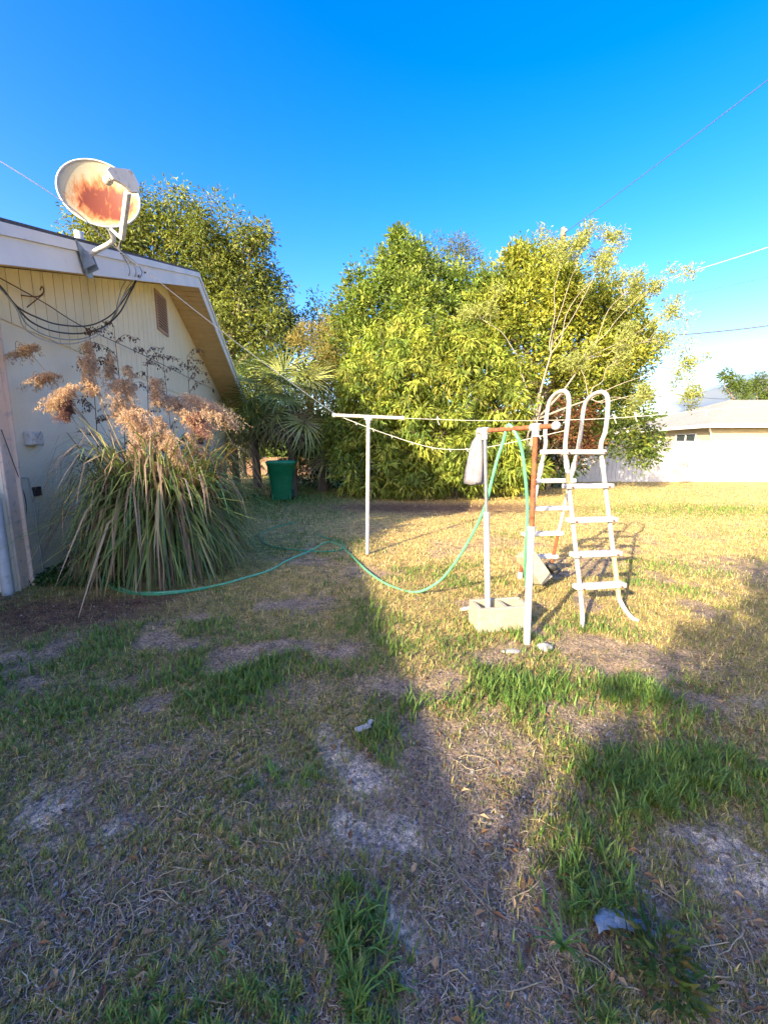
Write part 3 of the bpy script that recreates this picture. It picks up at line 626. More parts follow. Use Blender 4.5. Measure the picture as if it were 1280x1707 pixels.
rp = t.nodes.new('ShaderNodeValToRGB'); rp.color_ramp.elements[0].position = .62; rp.color_ramp.elements[0].color = (.40, .37, .25, 1); rp.color_ramp.elements[1].position = 1.14; rp.color_ramp.elements[1].color = (.15, .032, .01, 1)
for p_, c_ in ((.74, (.43, .35, .20, 1)), (.86, (.40, .18, .06, 1)), (.96, (.30, .08, .02, 1))): e_ = rp.color_ramp.elements.new(p_); e_.color = c_
t.links.new(ad.outputs[0], rp.inputs[0]); t.links.new(rp.outputs[0], bb.inputs['Base Color'])
ob = b_.build('reflector', mt, DS); at_ = ob.data.attributes.new('Stain', 'FLOAT', 'POINT'); st = []
for v in vs+vs:
    q = Vector(v)-dc; u_, w_ = q.dot(da)/ra, q.dot(db)/rb; st.append(max(0, .61-max(0, math.hypot((u_-.12)/1.05, (w_+.12)/.9)-.46)*.8))
at_.data.foreach_set('value', st)
b_ = MB(); b_.tube([dpt(1, 2*math.pi*k/64) for k in range(65)], .009, 8, cap=False); b_.build('rim', LGREY, DS)
bk = dc-nd*(dep+.03)-db*.10
b_ = MB(); b_.box(bk, (.16, .2, .05), Matrix((da, db, nd)).transposed(), bev=.01); b_.build('rear_bracket', LGREY, DS)
foot = at(136, 432, 4.52); el_ = at(187, 402, 4.52)
b_ = MB(); b_.tube(smooth_path([foot, foot.lerp(el_, .5), el_-Vector((.02, 0, .015)), el_+Vector((.01, 0, .05)), bk-nd*.03+Vector((0, 0, -.02)), bk-nd*.03+Vector((0, 0, .08))], 6), .024, 12); b_.build('mast', LGREY, DS)
fz = foot; b_ = MB(); sF = (foot-O_).dot(D_)
b_.prism([W_(sF-.14, OV+.012, fz.z+.13), W_(sF+.02, OV+.012, fz.z-.16), W_(sF+.14, OV+.012, fz.z-.13), W_(sF+.10, OV+.012, fz.z+.09)], N_*.012)
b_.prism([W_(sF+.03, OV+.02, fz.z-.13), W_(sF+.03, OV+.13, fz.z-.07), W_(sF+.03, OV+.09, fz.z+.06), W_(sF+.03, OV+.02, fz.z+.09)], D_*.01)
b_.prism([W_(sF-.04, OV+.02, fz.z-.11), W_(sF-.04, OV+.13, fz.z-.05), W_(sF-.04, OV+.09, fz.z+.06), W_(sF-.04, OV+.02, fz.z+.09)], D_*.01)
b_.build('mounting_foot', GREY, DS)
lb = at(206, 300, 4.0); aT = at(213, 320, 4.02); aB = at(203, 398, 4.3)
b_ = MB(); ax = (aT-aB); M3 = Matrix((ax.normalized().orthogonal().normalized(), ax.normalized().cross(ax.normalized().orthogonal().normalized()), ax.normalized())).transposed()
b_.box((aT+aB)/2, (.045, .045, ax.length), M3, bev=.005); b_.build('feed_arm', LGREY, DS)
b_ = MB(); b_.tube([aB, bk-db*.1], .018, 8); b_.build('arm_brace', GREY, DS)
# feed unit: bevelled plate-like head facing the viewer with a round horn behind
hn = (dc-lb).normalized(); hx_ = Vector((1, .2, .05)); hx_ = (hx_-hn*hx_.dot(hn)).normalized(); hy_ = hn.cross(hx_); hy_ = hy_ if hy_.z > 0 else -hy_
pl = [(-.125, .045), (-.10, .07), (.06, .085), (.085, .07), (.115, -.01), (.10, -.075), (.045, -.08), (-.01, -.035), (-.09, -.01)]
b_ = MB(); b_.prism([lb+hx_*a+hy_*c-hn*.03 for a, c in pl], hn*.055); b_.build('feed_head', LGREY, DS)
b_ = MB(); hp = lb-hx_*.09+hy_*.0+hn*.03; b_.tube([hp, hp+hn*.03, hp+hn*.05, hp+hn*.10], [.02, .02, .036, .038], 12); b_.ball(hp+hn*.10, .037, 10, 6); b_.build('feed_horn', WHITE, DS)
b_ = MB(); b_.tube(smooth_path([aB, at(201, 402, 4.3), at(199, 412, 4.3), at(202, 422, 4.25)], 5), .009, 6); b_.build('arm_cable', BCABLE, DS)

def ow(px, py, o):
    d = ray(px, py); Pn = W_(0, o, 0); t_ = (Pn-Vector((0, 0, HC))).dot(N_)/d.dot(N_); return Vector((0, 0, HC))+d*t_
CB = [('A', 'upper black coaxial cable looping along the gable from the dish', BCABLE, .0085, [(-40,440),(0,476),(28,510),(60,528),(100,541),(150,542),(185,525),(208,497),(226,468),(243,453)]),
      ('B', 'lower black coaxial cable looping along the gable from the dish', BCABLE, .0085, [(-40,444),(0,479),(28,512),(55,538),(95,553),(140,555),(175,543),(200,520),(216,490),(232,458)]),
      ('C', 'grey coaxial cable hanging just under the two black ones', GREY, .006, [(-10,470),(26,508),(45,540),(80,560),(120,566),(150,560),(180,540),(195,515),(212,485),(235,460),(232,444),(208,422)]),
      ('D', 'lowest white cable loop hanging on the gable', WCABLE, .0065, [(0,478),(28,515),(40,545),(70,565),(110,573),(140,568),(168,555),(190,528),(196,505),(203,480),(216,456),(213,440),(203,422)]),
      ('E', 'white cable curling down over the fascia beside the dish arm', WCABLE, .0065, [(204,422),(222,440),(226,458),(212,480),(201,503),(190,532)])]
for _, lab, mt_, r_r, pts in CB:
    q = [ow(px, py, .74 if (py < 462 and px > 150) else (.25 if px < 195 else .45)) for px, py in pts]; cord('coaxial_cable', q, r_r, mt_, lab, 'cable', 8)
cord('wall_wire', [ow(-20, 452, .12), ow(0, 463, .1), ow(75, 505, .1), ow(140, 545, .1), ow(240, 592, .1), ow(310, 627, .1), ow(355, 648, .05)], .006, DARKRUST, 'rusty wire strung along the gable wall to a hook near the far eave', 'wire')
b_ = MB(); c = ow(355, 650, .04); b_.tube([c+Vector((.0, 0, .04))+D_*.05, c+D_*.09, c+D_*.07-Vector((0, 0, .07)), c-Vector((0, 0, .06)), c+Vector((0, 0, .02))], .012, 6); b_.build('hook', BLACK, house)
b_ = MB(); b_.tube(smooth_path([ow(35, 492, .02), ow(62, 494, .08), ow(73, 486, .1), ow(70, 477, .1), ow(67, 483, .1)], 5), .006, 6); b_.tube([ow(72, 490, .08), ow(45, 512, .02)], .005, 5); b_.build('bracket', DARKRUST, house)
cord('thin_wire', [ow(2, 716, .05), ow(18, 760, .05), ow(42, 830, .05), ow(44, 880, .05), ow(52, 915, .04)], .004, BCABLE, 'thin dark wire hanging down the stucco beside the corner trim', 'wire')

# ---------------------------------------------------------------- pool ladder
LD = thing('pool_ladder', 'white A frame pool ladder with two hoop handrails and plastic treads', 'ladder', tuple(LP(0, .6, 0)))
R_ = .0185
def fb(z): return .45*z/1.42                            # front rail set-back
def bb_(z): return 1.2-.38*z/1.42
for sgn in (-1, 1):
    a = .18*sgn
    pts = [LP(a+.085*sgn, -.10, .012), LP(a+.05*sgn, -.055, .03), LP(a+.02*sgn, .0, .09), LP(a, fb(.16), .16)]
    b_ = MB(); b_.tube(smooth_path(pts, 5), R_, 12)
    zs = [.16, .28, .54, .82, 1.11, 1.30]; b_.tube([LP(a, fb(z), z) for z in zs], R_, 12, cap=True); b_.build('leg', WPAINT, LD)
    hoop = [LP(a, fb(1.3), 1.3), LP(a, .45, 1.42), LP(a, .455, 1.5), LP(a+.012*sgn, .43, 1.6), LP(a+.012*sgn, .42, 1.78), LP(a+.012*sgn, .44, 1.90), LP(a+.012*sgn, .52, 1.955), LP(a+.012*sgn, .66, 1.945), LP(a+.012*sgn, .76, 1.88), LP(a+.012*sgn, .79, 1.76), LP(a+.012*sgn, .80, 1.6), LP(a, .80, 1.5), LP(a, .815, 1.42), LP(a, bb_(1.3), 1.3)]
    b_ = MB(); b_.tube(smooth_path(hoop, 6), R_*1.05, 12); b_.build('handrail', WPAINT, LD)
    zr_ = .55 if sgn > 0 else .36
    b_ = MB(); b_.tube([LP(a, bb_(1.3), 1.3), LP(a, bb_(.8), .8), LP(a, bb_(zr_), zr_)], R_, 12); b_.build('leg', WPAINT, LD)
    b_ = MB(); b_.tube([LP(a, bb_(zr_), zr_), LP(a, bb_(.05), .05)], R_*.95, 12); tag(b_.build('leg', RUST, LD), 'rusted lower end of the rear leg')
    b_ = MB(); q = LP(a, bb_(.05), .0); b_.tube([q+Vector((0, 0, -.01)), q+Vector((0, 0, .07))], .03, 12); b_.build('foot_cap', WHITE if sgn < 0 else BLACK, LD)
    b_ = MB(); b_.tube([LP(a, fb(1.27), 1.27), LP(a, fb(1.34), 1.34)], R_*1.25, 12); b_.build('collar', WHITE, LD)
    b_ = MB(); b_.tube([LP(a, bb_(1.18), 1.18), LP(a, bb_(1.30), 1.30)], R_*1.35, 12); b_.build('collar', WHITE, LD)
for q_, z0_, z1_ in ((.18, .30, .52), (.18, .17, .26), (-.18, 1.13, 1.22)):
    b_ = MB(); b_.tube([LP(q_, fb(z0_), z0_), LP(q_, fb(z1_), z1_)], R_*1.06, 12); b_.build('sleeve', YPAINT, LD)
for sgn in (-1, 1):
    for z in (.28, .54, .825, 1.115, 1.415):
        b_ = MB(); p_ = LP(sgn*.18, fb(z), z-.005); b_.tube([p_-LV*.058, p_-LV*.068], .0085, 8); b_.build('bolt', DARKRUST, LD)
for front in (True, False):
    for z in ([.28, .54, .825, 1.115, 1.415] if front else [.25, .53, .82, 1.12, 1.415]):
        bq = fb(z) if front else bb_(z); wd = .47 if z < 1.3 else .40
        b_ = MB(); M_ = Matrix((LU, LV, Vector((0, 0, 1)))).transposed()
        b_.box(LP(0, bq+(-.012 if front else .012), z), (wd, .09, .042), M_, bev=.008)
        for q in (-1, 1): b_.box(LP(q*.18, bq, z-.004), (.062, .07, .045), M_, bev=.01)
        b_.build('tread', WHITE if front else LGREY, LD)

# ---------------------------------------------------------------- pipe frame standing in a concrete block
PF = thing('pipe_stand', 'rusty and white pipe stand with two posts and a hose over its bar', 'pipe stand', (.95, 2.98, 0))
rb0, rt0 = Vector((1.067, 2.82, 0)), at(893, 712, 2.80); lb0, lt0 = Vector((.865, 3.15, 0)), at(808, 718, 3.14)
b_ = MB(); b_.tube([rb0-Vector((0, 0, .05)), rb0.lerp(rt0, .55)], .0255, 14); b_.build('post', WHITE, PF)
b_ = MB(); b_.tube([rb0.lerp(rt0, .55), rt0], .0175, 12); tag(b_.build('post', RUST, PF), 'rust brown upper half of the near post')
b_ = MB(); b_.tube([rb0.lerp(rt0, .545), rb0.lerp(rt0, .565)], .029, 14); b_.build('coupling', WHITE, PF)
b_ = MB(); b_.tube([lb0-Vector((0, 0, .05)), lb0.lerp(lt0, .6)], .0235, 14); b_.build('post', WHITE, PF)
b_ = MB(); b_.tube([lb0.lerp(lt0, .6), lt0], .0145, 12); tag(b_.build('post', GALV, PF), 'bare steel upper half of the far post')
bd = (rt0-lt0).normalized(); b_ = MB(); b_.tube([lt0-bd*.055, rt0+bd*.13], .0165, 12); b_.build('top_bar', RUST, PF)
for q in (lt0, rt0):
    b_ = MB(); b_.tube([q-bd*.035, q+bd*.035], .026, 12); b_.tube([q-Vector((0, 0, .065)), q], .025, 12); b_.build('tee_fitting', WHITE, PF)
b_ = MB(); b_.ball(rt0+bd*.145, .03, 12, 8); b_.build('end_cap', WHITE, PF)
b_ = MB(); b_.tube([lt0-bd*.065, lt0-bd*.045], .024, 12); b_.build('end_cap', GREY, PF)

# grey bag hung from the bar end
hk = lt0-bd*.05; b_ = MB(); n = 22; prof = [(.0, .014, .0), (.04, .02, .0), (.09, .04, .0), (.15, .056, .01), (.22, .066, .012), (.30, .074, .016), (.38, .08, .018), (.405, .076, .016), (.41, .05, .0)]
vs = []
for j, (dz, rw, fo) in enumerate(prof):
    for k in range(n):
        a = 2*math.pi*k/n; rr_ = rw*(1+.20*math.sin(a*5+j*.25)+.12*math.sin(a*9+.7*j)); vs.append(hk+Vector((rr_*math.cos(a)*1.0-.012*j*.3, rr_*math.sin(a)*.4, -dz-.008*math.sin(a*3+j))))
b_.add(vs, [[j*n+k, j*n+(k+1) % n, (j+1)*n+(k+1) % n, (j+1)*n+k] for j in range(len(prof)-1) for k in range(n)], True)
b_.add(vs[-n:], [list(range(n))])
bg_ = tag(b_.build('plastic_bag', BAG), 'crumpled grey plastic bag hanging from the far end of the rusty bar', 'bag')
b_ = MB(); b_.tube(smooth_path([hk+Vector((-.02, 0, -.06)), hk+Vector((-.024, 0, 0)), hk+Vector((-.01, 0, .022)), hk+Vector((.012, 0, .01)), hk+Vector((.016, 0, -.06))], 5), .006, 6); b_.build('handle', BAG, bg_)

# concrete blocks
def hollow_block(name, c, yaw, size, label):
    M_ = Matrix.Rotation(yaw, 3, 'Z'); L_, Wd, H_ = size; t_ = thing(name, label, 'concrete block', c); w_ = .035; b_ = MB(); C0 = Vector(c)+Vector((0, 0, H_/2))
    for q in (-1, 1):
        b_.box(C0+M_ @ Vector((0, q*(Wd/2-w_/2), 0)), (L_, w_, H_), M_, bev=.006); b_.box(C0+M_ @ Vector((q*(L_/2-w_/2), 0, -.001)), (w_, Wd-2*w_+.002, H_-.004), M_, bev=.003)
    b_.box(C0+M_ @ Vector((.02, 0, -.003)), (w_, Wd-2*w_+.002, H_-.01), M_, bev=.003); b_.build('shell', CONC, t_)
    b_ = MB(); b_.box(C0+M_ @ Vector((0, 0, -H_/2+.05)), (L_-.06, Wd-.06, .08), M_); b_.build('soil_fill', DARK, t_)
hollow_block('concrete_block', (.945, 3.13, -.015), math.radians(9), (.44, .225, .215), 'cream hollow concrete block holding the foot of the far pipe post')
tl, trr, bt = at(888, 914, 4.0), at(921, 962, 3.95), at(904, 984, 3.9)
l_ = (trr-tl).normalized(); w2 = (bt-trr); w2 = (w2-l_*w2.dot(l_)).normalized(); n2 = l_.cross(w2)
b_ = MB(); b_.box((tl+trr)/2+w2*.07+n2*(-.08 if n2.y < 0 else .08), ((trr-tl).length, .15, .17), Matrix((l_, w2, n2)).transposed(), bev=.008); tag(b_.build('concrete_block', CONC), 'cream solid concrete block tipped on its edge by the ladder\'s rear legs', 'concrete block')
b_ = MB(); c = at(920, 945, 4.15); b_.ball(c, .06, 12, 8, (1.1, .8, .7), .12); b_.ball(c+Vector((.05, .02, -.05)), .05, 10, 7, (1, .8, .8), .12); tag(b_.build('cloth_scrap', BLACK), 'small dark crumpled lump behind the tipped concrete block', 'scrap')
def rock(px, py, r, sc, mat, name, label, cat):
    g_ = G(px, py); m_ = MB(); m_.ball(g_+Vector((0, 0, r*sc[2]*.4)), r, 14, 9, sc, .06); tag(m_.build(name, mat), label, cat)
rock(908, 1082, .056, (1.1, .8, .55), ROCK, 'stone', 'pale rounded stone just right of the near pipe post foot', 'stone')
rock(852, 1087, .055, (1.3, .55, .25), ROCK, 'stone', 'flat pale stone half sunk left of the near pipe post foot', 'stone')
b_ = MB(); b_.tube([G(768, 1020)+Vector((0, 0, .02)), G(790, 1018)+Vector((0, 0, .03))], .018, 10); tag(b_.build('pipe_stub', WHITE), 'short white pipe stub lying beside the hollow concrete block', 'pipe')
b_ = MB(); g_ = G(605, 1217); b_.box(g_+Vector((0, 0, .012)), (.085, .035, .012), Matrix.Rotation(.5, 3, 'Z'), bev=.004); b_.box(g_+Vector((.03, .03, .016)), (.06, .025, .01), Matrix.Rotation(1.1, 3, 'Z'), bev=.003); tag(b_.build('wood_chip', PAPER), 'pale split wood chip lying in the grass in mid foreground', 'wood chip')
# crumpled film
b_ = MB(); c = G(1030, 1545); nxs, nys = 16, 7; vs = []
for j in range(nys):
    for k in range(nxs):
        u_, v_ = k/(nxs-1), j/(nys-1); wd = math.sin(math.pi*min(1, .12+u_*.9))**.6
        vs.append((c.x-.075+.17*u_, c.y-.03+(.06*v_-.0)*wd+.01*math.sin(u_*5), float(height(c.x, c.y))+.026+.012*random.random()+.012*math.sin(v_*3.1)))
b_.add(vs, [[j*nxs+k, j*nxs+k+1, (j+1)*nxs+k+1, (j+1)*nxs+k] for j in range(nys-1) for k in range(nxs-1)], True)
tag(b_.build('plastic_scrap', PLASTIC), 'crumpled bluish plastic scrap on the bare soil at the lower right', 'scrap')

# ---------------------------------------------------------------- hoses
def gh(px, py, z=.014): g_ = G(px, py); return Vector((g_.x, g_.y, float(height(g_.x, g_.y))+z))
barp = lt0.lerp(rt0, .49)+Vector((0, 0, .03))
left = [(838,738,3.02),(829,765,3.06),(820,800,3.12),(808,845,3.2),(786,893,3.35),(757,940,3.55),(728,972,3.72)]
pts = [at(a_, b__, c_) for a_, b__, c_ in left][::-1]
gr = [gh(*p) for p in [(168,962),(190,976),(225,989),(300,989),(360,980),(412,963),(450,951),(480,935),(519,918),(545,905),(568,911),(590,930),(612,951),(645,974),(690,988)]]
path = gr+pts+[barp]+[at(862, 728, 2.92), at(870, 752, 2.94), at(876, 800, 2.98), at(879, 850, 3.05), at(877, 900, 3.15), at(875, 945, 3.35)]+[at(877, 978, 3.6)]
m_ = MB(); m_.tube(smooth_path(path, 8), .0125, 8); ho = tag(m_.build('garden_hose', HOSEL), 'green garden hose trailing over the lawn and up over the rusty bar', 'hose')
e0_, e1_ = path[-2], path[-1]; dd = (e1_-e0_).normalized(); m_ = MB(); m_.tube([e1_-dd*.01, e1_+dd*.05], .017, 10); m_.build('coupling', GALV, ho)
m_ = MB(); m_.tube(smooth_path([gh(*p) for p in [(492,871),(466,876),(442,884),(433,893),(442,906),(463,914),(506,919),(546,920),(574,914),(566,905),(546,899),(528,891)]], 8), .012, 8)
tag(m_.build('garden_hose', HOSE), 'dark green hose lying in a loose loop on the shaded lawn', 'hose')
m_ = MB(); m_.tube(smooth_path([gh(*p) for p in [(160,954),(172,972),(205,988),(250,993),(300,992),(345,984)]], 8), .012, 8)
tag(m_.build('garden_hose', HOSE), 'short dark green hose end lying against the reed clump', 'hose')

# ---------------------------------------------------------------- wheeled bin
BN = thing('wheeled_bin', 'green wheeled rubbish bin with closed lid on the shaded grass', 'bin', (-2.95, 11, 0))
bc = Vector((G(463, 838).x, G(463, 836).y+.25, 0)); Mz = Matrix.Rotation(.18, 3, 'Z')
def ring(hw, hd, z, off=0): 
    o_ = []
    for k in range(24):
        a = 2*math.pi*k/24; c_, s_ = math.cos(a), math.sin(a); p_ = 5
        rr_ = 1/((abs(c_)**p_+abs(s_)**p_)**(1/p_)); o_.append(bc+Mz @ Vector((hw*rr_*c_, hd*rr_*s_+off, z)))
    return o_
def loft(mb_, rings, capb=True, capt=True):
    n = 24; vs = [v for r in rings for v in r]; mb_.add(vs, [[j*n+k, j*n+(k+1) % n, (j+1)*n+(k+1) % n, (j+1)*n+k] for j in range(len(rings)-1) for k in range(n)], True)
    if capb: mb_.add(rings[0], [list(range(n))[::-1]])
    if capt: mb_.add(rings[-1], [list(range(n))])
b_ = MB(); loft(b_, [ring(.27, .27, .05), ring(.285, .29, .18), ring(.32, .33, .62), ring(.335, .345, .66), ring(.34, .35, .78), ring(.365, .37, .80), ring(.37, .38, 1.0), ring(.395, .40, 1.02), ring(.395, .40, 1.06)]); b_.build('body', BIN, BN)
b_ = MB(); loft(b_, [ring(.40, .41, 1.062), ring(.415, .425, 1.09), ring(.41, .42, 1.115), ring(.36, .36, 1.14), ring(.2, .2, 1.15)]); b_.build('lid', BINL, BN)
b_ = MB(); b_.tube([bc+Mz @ Vector((-.28, .42, 1.0)), bc+Mz @ Vector((-.28, .5, 1.03)), bc+Mz @ Vector((.28, .5, 1.03)), bc+Mz @ Vector((.28, .42, 1.0))], .018, 8); b_.build('handle', BIN, BN)
for q in (-1, 1):
    b_ = MB(); c = bc+Mz @ Vector((q*.30, .2, .14)); d = Mz @ Vector((.035, 0, 0)); b_.tube([c-d, c+d], .14, 20); wh = b_.build('wheel', BLACK, BN); b_ = MB(); b_.tube([c-d*1.15, c+d*1.15], .05, 12); b_.build('hub', GREY, wh)
for q in (-1, 1):
    b_ = MB(); b_.box(bc+Mz @ Vector((q*.24, -.27, .08)), (.06, .05, .26), Mz, bev=.01); b_.build('front_foot', BIN, BN)

# ---------------------------------------------------------------- trees and shrubs
def leaves2(name, C, D, Ln, W, col, mat, parent=None, curl=.15, hint=None):
    N = len(C); D = unit(D); Rn = unit(rng.normal(size=(N, 3))*(1 if hint is None else .55)+(np.array([0, 0, .8]) if hint is None else hint)); S = unit(np.cross(D, Rn)); U = np.cross(S, D)
    Ln = np.broadcast_to(Ln, N)[:, None]; W = np.broadcast_to(W, N)[:, None]
    V = np.stack([C, C+D*Ln*.45+S*W*.5+U*W*.2, C+D*Ln-U*Ln*curl, C+D*Ln*.45-S*W*.5+U*W*.2], 1)
    return np_mesh(name, V, [(0, 1, 2), (0, 2, 3)], 3, col, mat, parent)
def lobeset(L):                                       # (px, py, radius px, world depth, [vertical stretch])
    o = []
    for l in L:
        c = at(l[0], l[1], l[3]); o.append((np.array(c), l[2]*depth(c)/F, l[4] if len(l) > 4 else 1.0))
    return o
def clusters(lobes, per_m2, inner=.3, jit=.12, minz=.15):
    C = []; O = []
    for c, r, vz in lobes:
        n = max(7, int(per_m2*r*r*8)); d = unit(rng.normal(size=(n, 3))); rad = np.where(rng.random(n) < inner, rng.random(n)**.5*.8, .78+.3*rng.random(n))*r
        nn = 1+jit*2*(np.sin(d[:, 0]*5+c[0]*3)+np.sin(d[:, 2]*6+c[1])+np.sin(d[:, 1]*7))/3
        p = c+d*(rad*nn)[:, None]*np.array([1, 1, vz]); C.append(p); O.append(d)
    C = np.concatenate(C); O = np.concatenate(O); k = C[:, 2] > minz; return C[k], O[k]
def limb(mb, a, b, r0, r1, wob=.12):
    a, b = Vector(a), Vector(b); L_ = (b-a).length; n = 5; pts = [a]
    for i in range(1, n): pts.append(a.lerp(b, i/n)+Vector((random.gauss(0, 1), random.gauss(0, 1), random.gauss(0, .6)))*L_*wob*.3)
    pts.append(b); mb.tube(smooth_path(pts, 3), [lerp(r0, r1, i/(3*n)) for i in range(3*n+1)], 6); return pts
def tree(name, label, cat, base, lobes, k, ln, wd, pal, wts, spread=.22, droop=.3, up=.0, per=5, trunk=.16, fork=.35, bark=BARK, group=None, big=False, inner=.3, twigs=60, minz=.15, bright=(.7, .6), hole=.0, sprd=None, curl=.2):
    base = Vector(base); t_ = thing(name, label, cat, base, group); lobes = lobeset(lobes); main = list(lobes)
    for c_, r_l, v_ in main:                          # smaller boughs standing out of each main one
        for q in range(4):
            dv = unit(rng.normal(size=3)+np.array([0, 0, .35])); lobes.append((c_+dv*r_l*rng.uniform(.75, 1.1), r_l*rng.uniform(.22, .42), rng.uniform(.8, 1.5)))
    C, O = clusters(lobes, per, inner, minz=minz)
    if hole:
        nn = fbm(C[:, 0]+C[:, 1]*.6, C[:, 2]*1.0+C[:, 1]*.5, 1.3, 77, 3); kk = nn > hole; C, O = C[kk], O[kk]
    top = max(c[2]+r for c, r, _ in lobes); cm_ = np.mean([c for c, r, _ in lobes], 0)
    fk = Vector((lerp(base.x, cm_[0], .3), lerp(base.y, cm_[1], .5), lerp(base.z, top, fork)))
    mt_ = MB(); limb(mt_, base-Vector((0, 0, .1)), fk, trunk, trunk*.75, .06); mt_.build('trunk', bark, t_)
    ml = MB()
    for c, r, _ in main:
        limb(ml, fk, c, trunk*.5, trunk*.12)
        for q in range(4):
            dd_ = Vector(unit(rng.normal(size=3))); limb(ml, c, Vector(c)+dd_*r*.9, trunk*.12, trunk*.04)
    o_ = ml.build('limbs', bark, t_)
    n = len(C); tone = (bright[0]+bright[1]*rng.random((n, 1)))
    cc = mix_col(n, pal, wts)*tone
    C2 = np.repeat(C, k, 0); O2 = np.repeat(O, k, 0); m = len(C2)
    rd = unit(rng.normal(size=(m, 3))); P = C2+rd*(spread*rng.random((m, 1))**.6)*(1 if sprd is None else np.array(sprd))
    D = rd+O2*.5+np.array([0, 0, up-droop])+rng.normal(size=(m, 3))*.2
    col = np.repeat(cc, k, 0)*(.8+.4*rng.random((m, 1)))
    L = ln*(.7+.6*rng.random(m)); Wd = wd*(.75+.5*rng.random(m))
    (leaves if big else leaves2)('crown', P, D, L, Wd, col, LEAF, t_, curl=curl, hint=O2*1.0+np.array([0, 0, .5])); return t_, m
YG = [(.27, .36, .065), (.18, .27, .05), (.38, .43, .09), (.09, .15, .035)]
MG = [(.34, .40, .06), (.23, .32, .05), (.48, .47, .09), (.11, .18, .035)]
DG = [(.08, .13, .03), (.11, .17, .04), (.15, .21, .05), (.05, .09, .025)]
cnt = 0
# far left oak behind the house
_, m = tree('oak_tree', 'tall loose crowned oak rising behind the house roof', 'tree', (-7.6, 21.5, 0),
    [(165,375,38,20),(235,370,42,21),(300,375,48,21),(365,395,50,21),(405,430,45,21),(330,430,60,21),(250,430,60,21),(420,480,45,22),(455,505,40,22),(390,520,60,21),(445,560,45,21),(340,520,60,22),(400,600,60,22),(475,545,25,23),(180,430,50,21),(430,400,20,21)],
    16, .19, .085, [(.17, .21, .05), (.23, .27, .06), (.30, .32, .08), (.09, .13, .035)], [3, 3, 1, 3], spread=.5, per=7.5, trunk=.35, fork=.4, bark=PALEBARK, hole=.34, bright=(.55, .9)); cnt += m
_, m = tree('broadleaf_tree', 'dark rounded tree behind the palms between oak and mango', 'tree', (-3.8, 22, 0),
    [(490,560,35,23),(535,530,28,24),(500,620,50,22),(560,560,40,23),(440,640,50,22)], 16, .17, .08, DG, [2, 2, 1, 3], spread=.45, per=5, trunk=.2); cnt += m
# central tall tree
_, m = tree('broadleaf_tree', 'tall glossy green tree with a thin topmost sprig above the mango', 'tree', (.6, 17, 0),
    [(605,480,30,16),(592,530,42,16),(640,455,34,16.5),(675,430,32,16.5),(665,400,10,16.5,1.5),(668,420,14,16.5,1.3),(700,470,48,16.5),(650,520,55,16),(740,520,60,16.5),(600,590,55,16),(700,560,70,16),(570,620,45,15.8),(790,530,50,16.5),(785,490,38,16.3),(820,520,42,15.8),(810,575,45,15.4)],
    16, .155, .08, YG, [3, 4, 1, 4], spread=.33, per=14, hole=.36, trunk=.22, up=.3, droop=0, bright=(.5, .8)); cnt += m
_, m = tree('willowy_tree', 'fine leaved pale tree top showing between the two tall crowns', 'tree', (2.0, 18, 0),
    [(745,440,32,17.5),(775,450,24,17.5),(715,440,24,17.5),(800,480,35,17.5),(745,490,50,17.5),(760,420,14,17.5)], 14, .15, .03, [(.16, .19, .06), (.22, .24, .09), (.11, .15, .04)], [3, 2, 2], spread=.45, per=5, trunk=.12, up=.2, droop=0, bright=(.6, .6)); cnt += m
# right bright tree
_, m = tree('broadleaf_tree', 'bright yellow green tree behind the pipe frame and ladder', 'tree', (5.6, 15.5, 0),
    [(850,470,38,15.5),(880,450,38,15.5),(915,460,42,15.5),(845,530,55,15),(905,520,60,15),(965,510,52,15.5),(1010,520,45,15.5),(1040,545,38,15.5),(880,590,55,14.6),(950,580,60,15),(1020,590,52,15),(1060,570,30,15),(985,640,50,15),(935,650,40,15),(1035,640,38,15),(860,430,14,15.5),(812,500,25,16)],
    16, .15, .072, [(.34, .38, .06), (.44, .45, .08), (.24, .30, .05), (.11, .17, .03)], [3, 3, 2, 3], spread=.32, per=14, hole=.36, trunk=.2, up=.35, droop=0, bright=(.5, .85)); cnt += m
_, m = tree('evergreen_shrub', 'dense dark green shrub overhanging the white fence', 'shrub', (5.9, 14.6, 0),
    [(1045,715,42,14.6),(1080,745,24,14.5),(1010,690,45,14.8),(1030,665,42,15),(985,735,38,14.8),(1060,745,30,14.4),(1000,640,40,15.4),(960,690,45,15.2)], 14, .13, .07, [(.11, .17, .04), (.17, .24, .05), (.28, .32, .06), (.06, .10, .025)], [3, 2, 1, 3], spread=.3, per=8, trunk=.1, up=.1, bright=(.6, .7)); cnt += m
_, m = tree('copper_shrub', 'reddish bronze leaved shrub behind the ladder hoops', 'shrub', (4.7, 13.6, 0),
    [(930,705,36,13.6),(955,735,32,13.6),(900,735,28,13.6),(970,700,25,13.6)], 12, .13, .06, [(.16, .06, .035), (.22, .10, .04), (.10, .045, .03), (.10, .12, .03)], [3, 2, 3, 2], spread=.28, per=8, trunk=.06, bright=(.6, .7)); cnt += m
